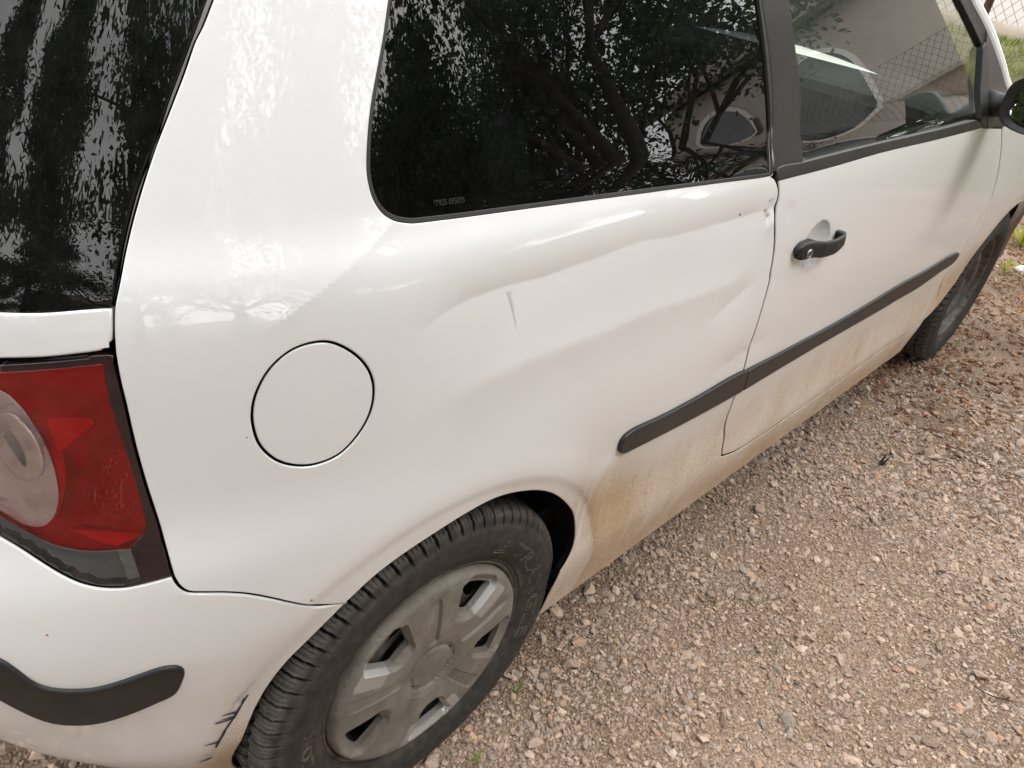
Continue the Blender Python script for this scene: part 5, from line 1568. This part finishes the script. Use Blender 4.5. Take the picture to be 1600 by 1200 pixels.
# ---- small things lying on the drive
def leaf_obj(nm, loc, L, W, col, rz, curl, label, cat, tilt=0.15):
    mt = simple(nm + '_leaf', col, rough=.7, var=.25, vscale=60)
    V_ = []; F_ = []
    for i in range(7):
        u = i / 6; w = W * math.sin(math.pi * min(1, u * 1.02 + .02)) ** .8
        for s in (-1, 0, 1): V_.append((L * (u - .5), s * w * .5, .002 + curl * (u - .5) ** 2 + abs(s) * w * .12))
    for i in range(6):
        for j in range(2): F_.append((i * 3 + j, i * 3 + j + 1, (i + 1) * 3 + j + 1, (i + 1) * 3 + j))
    o = mesh_obj(nm, V_, np.array(F_), mt, loc=loc)
    o.rotation_euler = (tilt, -.1, rz)
    return tag(o, label, cat)
leaf_obj('dead_leaf', (G['leaf'][0], G['leaf'][1], .010), .030, .014, (.050, .034, .026), .5, .2, 'dark curled dead leaf on the gravel below the door sill', 'leaf')
leaf_obj('orange_leaf', (G['oleaf'][0], G['oleaf'][1], .012), .035, .014, (.55, .27, .10), 1.2, .2, 'small orange leaf on the bark chips right of the front wheel', 'leaf')
def sprout(loc, h, nb, seed, label, big=False):
    rg = np.random.default_rng(seed); e = empty('weed_sprout', loc)
    V_ = []; F_ = []
    for i in range(nb):
        a = rg.uniform(0, 6.28); L = h * rg.uniform(.6, 1.1); w = L * (.16 if not big else .22); out_ = rg.uniform(.3, 1.0)
        d = np.array([math.cos(a), math.sin(a), 0]); s = np.array([-d[1], d[0], 0]); k = len(V_)
        for u, ww in ((0, .15), (.3, .6), (.6, 1), (.85, .7), (1, .05)):
            c = d * L * out_ * u + np.array([0, 0, L * (u - .45 * u * u * out_)]); V_ += [c - s * w * ww * .5, c + s * w * ww * .5]
        for j in range(4): F_.append((k + 2 * j, k + 2 * j + 1, k + 2 * j + 3, k + 2 * j + 2))
    col = np.repeat(np.array([[.20, .26, .05]]), len(V_), 0) * rg.uniform(.8, 1.3, (len(V_), 1))
    if big: col = np.repeat(np.array([[.33, .34, .05]]), len(V_), 0) * rg.uniform(.8, 1.2, (len(V_), 1))
    mesh_obj('leaves', V_, np.array(F_), M['grass'], e, smooth=True, attrs={'piece_colour': col})
    mb = MB(); mb.tube([(0, 0, -.01), (0, 0, h * .25)], [.0016, .001], 6); mb.build('stem', M['grass2'], e)
    return tag(e, label, 'weed', 'weeds growing through the drive')
M['grass2'] = simple('green_stem', (.12, .17, .03), rough=.6)
sprout((G['w1'][0], G['w1'][1], .004), .030, 6, 1, 'tiny green sprout beside the rear tyre on the gravel')
sprout((G['w2'][0], G['w2'][1], .004), .030, 6, 2, 'small green sprout at the bottom edge of the photo near the rear wheel')
sprout((G['w3'][0], G['w3'][1], .004), .020, 5, 3, 'tiny green sprout in the middle of the open gravel')
sprout((G['w4'][0], G['w4'][1], .0), .16, 9, 4, 'yellow green leafy weed growing just ahead of the front wheel', True)
sprout((G['w5'][0], G['w5'][1], .0), .09, 8, 5, 'low green weed in the bark chips beside the front tyre', True)
sprout((G['w6'][0], G['w6'][1], .0), .05, 7, 6, 'thin grassy weed at the foot of the front tyre')
mb = MB(); tw = [(0, 0, 0), (.012, .006, .003), (.026, .004, .004), (.040, -.006, .002), (.052, -.018, .002)]
mb.tube([(a * 1.3, b * 1.3, c + .012) for a, b, c in tw], [.0022, .002, .0018, .0014, .0008], 7)
o = mb.build('twig', simple('dark_twig', (.05, .032, .022), rough=.8), smooth=True); o.location = (G['twig'][0], G['twig'][1], .0); o.rotation_euler = (0, 0, 2.4)
tag(o, 'dark bent twig on the gravel at the right edge of the photo', 'twig')
V1, F1, c1 = stones(np.array([G['ws'][0]]), np.array([G['ws'][1]]), np.array([.06]), 77)
o = mesh_obj('white_stone', V1 - np.array([G['ws'][0], G['ws'][1], 0]), F1, simple('white_stone', (.75, .73, .70), rough=.8), smooth=False, loc=(G['ws'][0], G['ws'][1], .005))
tag(o, 'bright white stone among the bark chips ahead of the front wheel', 'stone')

# ------------------------------------------------------------------ kerb, road and wire fence ahead of the car
M['concrete'] = simple('weathered_concrete', (.27, .225, .18), rough=.9, col2=(.36, .31, .25), vscale=5, bump=.4, bscale=60)
FX = 6.55
V_ = []; F_ = []; ysk = np.linspace(-9, 7, 81); prof = [(-.02, -.25), (.0, .02), (.03, .075), (.09, .10), (.16, .09), (.22, .05)]
rg = np.random.default_rng(2)
for yv in ysk:
    wob = .015 * fbm(np.array([yv]), np.array([0.]), 5, 3, .9)[0]
    for px_, pz_ in prof: V_.append((FX - .10 + px_ + wob, yv, .72 + pz_ + wob * .5 + rg.normal(0, .004)))
k_ = len(prof)
for i in range(len(ysk) - 1):
    for j in range(k_ - 1): F_.append((i * k_ + j, i * k_ + j + 1, (i + 1) * k_ + j + 1, (i + 1) * k_ + j))
tag(mesh_obj('kerb', V_, np.array(F_), M['concrete']), kind='structure')
M['road'] = simple('pale_concrete_road', (.25, .215, .19), rough=.9, col2=(.31, .27, .245), vscale=3, bump=.2)
mb = MB(); mb.box((10.6, -1, .715), (7.9, 60, .11)); tag(mb.build('road', M['road']), kind='structure')
fence = empty('wire_fence', (FX, 0, .72))
tag(fence, 'rusty chain link fence on brown posts along the top of the bank', 'fence')
M['post'] = simple('rusty_brown_post', (.060, .030, .020), rough=.7, col2=(.11, .06, .04), vscale=20)
M['wire'] = simple('rusty_wire', (.13, .10, .085), rough=.6, metal=.4)
for i, yp in enumerate((FPY - 4.6, FPY - 2.3, FPY, FPY + 2.3)):
    mb = MB(); mb.tube([(0, yp, -.3), (0, yp, 1.5)], .030, 14); mb.build('fence_post', M['post'], fence, smooth=True)
mb = MB(); cell = .075; hgt = 1.35
for s in (1, -1):
    for i in range(-int(hgt / cell) - 2, int(9.2 / cell) + 2):
        y0 = FPY - 4.6 + i * cell; a = (y0, 0.02); b = (y0 + s * hgt * .8, hgt)
        if s == -1: a = (y0 + hgt * .8, .02); b = (y0, hgt)
        ya, za, yb, zb = a[0], a[1], b[0], b[1]
        lo_, hi_ = FPY - 4.6, FPY + 4.6
        if max(ya, yb) < lo_ or min(ya, yb) > hi_: continue
        mb.tube([(-.03 * s * .05, ya, za), (.0, (ya + yb) / 2, (za + zb) / 2), (-.03 * s * .05, yb, zb)], .0022, 4, cap=False)
mb.tube([(0, FPY - 4.6, .03), (0, FPY + 4.6, .03)], .0022, 5); mb.tube([(0, FPY - 4.6, 1.34), (0, FPY + 4.6, 1.34)], .0022, 5)
wm = mb.build('wire_mesh', M['wire'], fence)

# ------------------------------------------------------------------ what the glass mirrors: trees and houses round the drive
M['bark'] = simple('tree_bark', (.045, .034, .026), rough=.95, var=.4, vscale=18, bump=.6, bscale=30)
M['leafs'] = attr_material('tree_leaves', 'piece_colour', rough=.55, var=.2, vscale=6, bump=0, trans=.25)
def tree(nm, label, loc, h, spread, seed, trunk_h=1.3, tr=.16, leaves=9000, leaf=.07, dark=1.0, base=.25, conifer=False, bias=(0, 0)):
    rg = np.random.default_rng(seed); e = empty(nm, loc); mb = MB()
    lean = rg.normal(0, .06, 2)
    top = np.array([lean[0] * trunk_h, lean[1] * trunk_h, trunk_h])
    mb.tube([(0, 0, -.2), (top[0] * .4, top[1] * .4, trunk_h * .5), tuple(top)], [tr * 1.25, tr, tr * .85], 12)
    tips = []
    def limb(p, d, L, r, lev):
        pts = [p]; q = p.copy(); dd = d / np.linalg.norm(d); n_ = 4
        for _ in range(n_):
            dd = dd + rg.normal(0, .16, 3) + np.array([0, 0, .05]); dd /= np.linalg.norm(dd); q = q + dd * L / n_; pts.append(q.copy())
        mb.tube([tuple(x) for x in pts], list(np.linspace(r, r * .45, n_ + 1)), 7 if lev < 2 else 5)
        tips.extend([(x, lev) for x in pts[2:]])
        if lev < 3:
            for _ in range(3 if lev < 2 else 2):
                i = rg.integers(2, n_ + 1); nd = dd + rg.normal(0, .65, 3); limb(pts[i], nd, L * rg.uniform(.55, .8), r * .5, lev + 1)
    if conifer:
        mb.tube([tuple(top), (top[0], top[1], h)], [tr * .8, .02], 8)
        for i in range(46):
            z = h * (base * .4 + (1 - base * .4) * i / 46); a = i * 2.4; L = spread * (1 - (z / h)) * rg.uniform(.7, 1.1) + .15
            p = np.array([0, 0, z]); d = np.array([math.cos(a), math.sin(a), -.15]); limb(p, d, L, .02, 3)
    else:
        for i in range(5):
            a = i * 2 * math.pi / 5 + rg.uniform(-.4, .4); d = np.array([math.cos(a) * .8 + bias[0], math.sin(a) * .8 + bias[1], rg.uniform(.5, 1.2)])
            limb(top, d, (h - trunk_h) * rg.uniform(.45, .6), tr * .55, 0)
        limb(top, np.array([.1, .1, 1]), (h - trunk_h) * .6, tr * .6, 0)
    mb.build('trunk', M['bark'], e, smooth=True)
    T_ = np.array([t[0] for t in tips]); w = np.array([t[1] for t in tips], float) + .3; w /= w.sum()
    c0 = T_[rg.choice(len(T_), leaves, p=w)]
    P_ = c0 + rg.normal(0, spread * .085, (leaves, 3)) * np.array([1, 1, .8])
    P_ = P_[P_[:, 2] > base * h * rg.uniform(.6, 1, len(P_))]
    n = len(P_); L = leaf * rg.uniform(.6, 1.3, n); 
    a = rand_rot(n, .9, rg); Q = np.array([(-.5, 0, 0), (0, -.28, .04), (.5, 0, 0), (0, .28, .04)])
    if conifer: Q = np.array([(-.5, 0, 0), (0, -.12, .02), (.5, 0, 0), (0, .12, .02)])
    V_ = np.einsum('nij,kj->nki', a, Q) * L[:, None, None] + P_[:, None]
    F_ = (np.array([[0, 1, 2, 3]])[None] + (np.arange(n) * 4)[:, None, None]).reshape(-1, 4)
    c = np.array([(.050, .085, .022), (.035, .062, .018), (.075, .110, .030), (.045, .072, .028)])[rg.choice(4, n)] * rg.uniform(.7, 1.3, (n, 1)) * dark
    mesh_obj('crown', V_.reshape(-1, 3), F_, M['leafs'], e, smooth=False, attrs={'piece_colour': np.repeat(c, 4, 0)})
    return tag(e, label, 'tree', 'trees round the drive')
tree('broadleaf_tree', 'broad dark tree with forked trunk mirrored in the side window', (5.3, -4.35, .62), 5.2, 2.2, 3, trunk_h=1.25, tr=.17, leaves=26000, leaf=.055, bias=(-.75, -.85))
tree('broadleaf_tree', 'dense tree standing between the forked tree and the beige house', (9.4, -7.7, .7), 6.8, 3.2, 61, trunk_h=1.0, leaves=20000, leaf=.13, base=.06)
tree('broadleaf_tree', 'dense dark tree mirrored in the middle of the side window', (3.8, -7.4, 0), 4.9, 3.4, 8, trunk_h=1.2, leaves=24000, leaf=.09, base=.12)
tree('broadleaf_tree', 'bushy dark tree mirrored at the lower edge of the side window', (2.6, -6.6, 0), 3.8, 2.8, 12, trunk_h=.4, tr=.08, leaves=18000, leaf=.08, base=.03)
tree('spruce_tree', 'narrow conifer mirrored at the rear end of the side window', (1.0, -8.6, 0), 5.2, 2.0, 14, trunk_h=1.0, leaves=15000, leaf=.16, base=.1, conifer=True)
tree('broadleaf_tree', 'tall tree whose leaves are mirrored on the white rear pillar', (-.3, -6.7, 0), 5.7, 3.4, 21, trunk_h=1.4, leaves=26000, leaf=.10, base=.15)
tree('broadleaf_tree', 'tall leafy tree standing behind the photographer nearest the rear corner', (-1.9, -6.6, 0), 5.6, 2.6, 23, trunk_h=1.3, leaves=24000, leaf=.10, base=.1)
tree('broadleaf_tree', 'farthest dark tree seen between the others in the side window reflection', (5.2, -9.6, 0), 7.0, 4.0, 51, trunk_h=.8, leaves=20000, leaf=.20, base=.03)
tree('broadleaf_tree', 'wide low tree at the back of the side window reflection', (1.9, -10.4, 0), 5.4, 4.2, 52, trunk_h=.6, leaves=20000, leaf=.20, base=.02)
tree('spruce_tree', 'tall conifer mirrored in the middle of the rear window', (-6.6, -3.4, 0), 9.5, 2.6, 31, trunk_h=1.2, leaves=22000, leaf=.25, base=.05, conifer=True)
tree('broadleaf_tree', 'tree mirrored along the right edge of the rear window', (-4.6, -6.3, 0), 7.6, 2.6, 35, trunk_h=1.6, leaves=16000, leaf=.14, base=.2)
tree('spruce_tree', 'second conifer mirrored at the left edge of the rear window', (-8.2, -1.4, 0), 9.0, 2.4, 41, trunk_h=1.2, leaves=16000, leaf=.26, base=.05, conifer=True)

M['plaster'] = simple('beige_plaster', (.43, .37, .33), rough=.9, col2=(.48, .42, .37), vscale=3, bump=.15)
M['plinth'] = simple('brown_plinth', (.27, .185, .135), rough=.9, col2=(.33, .23, .17), vscale=6)
M['trim'] = simple('white_window_trim', (.74, .72, .68), rough=.6)
M['pane'] = simple('house_window_pane', (.02, .025, .025), rough=.06, coat=.5)
M['roof'] = simple('clay_roof', (.11, .075, .055), rough=.85, var=.3, vscale=25)
M['shutter'] = simple('green_shutter', (.03, .06, .04), rough=.6)
def house(nm, label, loc, rz, W, D, z_ledge, z_eave, win, gable=1.4):
    e = empty(nm, loc); e.rotation_euler = (0, 0, rz)
    mb = MB(); mb.box((D / 2, 0, (z_ledge + z_eave) / 2), (D, W, z_eave - z_ledge)); mb.build('wall', M['plaster'], e)
    mb = MB(); mb.box((D / 2, 0, z_ledge / 2 - .02), (D + .06, W + .06, z_ledge)); mb.build('plinth', M['plinth'], e)
    mb = MB(); mb.box((-.06, 0, z_ledge + .03), (.24, W + .2, .10), None, .015); mb.build('ledge', M['concrete'], e)
    ov = .35
    V_ = [(-ov, -W / 2 - ov, z_eave), (-ov, W / 2 + ov, z_eave), (D / 2, W / 2 + ov, z_eave + gable), (D / 2, -W / 2 - ov, z_eave + gable), (D + ov, -W / 2 - ov, z_eave), (D + ov, W / 2 + ov, z_eave)]
    V_ += [(a, b, c + .14) for a, b, c in V_]
    F_ = [(0, 1, 2, 3), (3, 2, 5, 4), (7, 6, 9, 8), (8, 9, 10, 11), (6, 7, 1, 0), (10, 11, 5, 4)[::-1], (0, 3, 9, 6), (3, 4, 10, 9), (1, 7, 8, 2), (2, 8, 11, 5)]
    rf = mesh_obj('roof', V_, F_, M['roof'], e, smooth=False)
    V_ = [(.05, -W / 2, z_eave - .01), (D - .05, -W / 2, z_eave - .01), (D / 2, -W / 2, z_eave + gable - .05), (.05, W / 2, z_eave - .01), (D - .05, W / 2, z_eave - .01), (D / 2, W / 2, z_eave + gable - .05)]
    mesh_obj('gable', V_[:3], [(0, 1, 2)], M['plaster'], e, smooth=False); mesh_obj('gable', V_[3:], [(2, 1, 0)], M['plaster'], e, smooth=False)
    for (yc, zb, w_, h_, arched) in win:
        n = 12; arc = [(w_ / 2 * math.cos(a), h_ - w_ / 2 + w_ / 2 * math.sin(a)) for a in np.linspace(0, math.pi, n)] if arched else [(w_ / 2, h_), (-w_ / 2, h_)]
        out_ = [(w_ / 2, 0)] + arc + [(-w_ / 2, 0)]
        V_ = [(-.012, yc + a, zb + b) for a, b in out_]
        wn = mesh_obj('window', V_, [tuple(range(len(V_)))], M['pane'], e, smooth=False)
        t_ = .11; sc_ = 1 + t_ / (w_ / 2); inn = out_; big = [(a * sc_, (b - h_ / 2) * (1 + t_ / (h_ / 2)) + h_ / 2) for a, b in out_]
        V_ = [(-.05, yc + a, zb + b) for a, b in inn] + [(-.05, yc + a, zb + b) for a, b in big] + [(.0, yc + a, zb + b) for a, b in inn] + [(.0, yc + a, zb + b) for a, b in big]
        m_ = len(inn); F_ = []
        for i in range(m_):
            j = (i + 1) % m_; F_ += [(i, j, m_ + j, m_ + i), (m_ + i, m_ + j, 3 * m_ + j, 3 * m_ + i), (j, i, 2 * m_ + i, 2 * m_ + j)]
        mesh_obj('window_trim', V_, F_, M['trim'], wn, smooth=False)
    return tag(e, label, 'house')
house('house', 'beige house with white arched windows mirrored in the door glass', (15.2, -7.2, .05), math.radians(8), 7.4, 6.0, 2.65, 5.2, [(.35, 2.78, 1.6, 1.75, True), (-2.3, 2.78, 1.6, 1.75, True)], 1.8)
house('house', 'grey house behind the trees mirrored in the rear window', (-12.5, -10.5, 0), math.radians(180 + 38), 6.5, 6.0, .6, 4.6, [(1.6, 1.4, 1.1, 1.5, False), (-1.2, 1.4, 1.1, 1.5, False), (.3, 3.2, .9, 1.0, False)], 1.8)
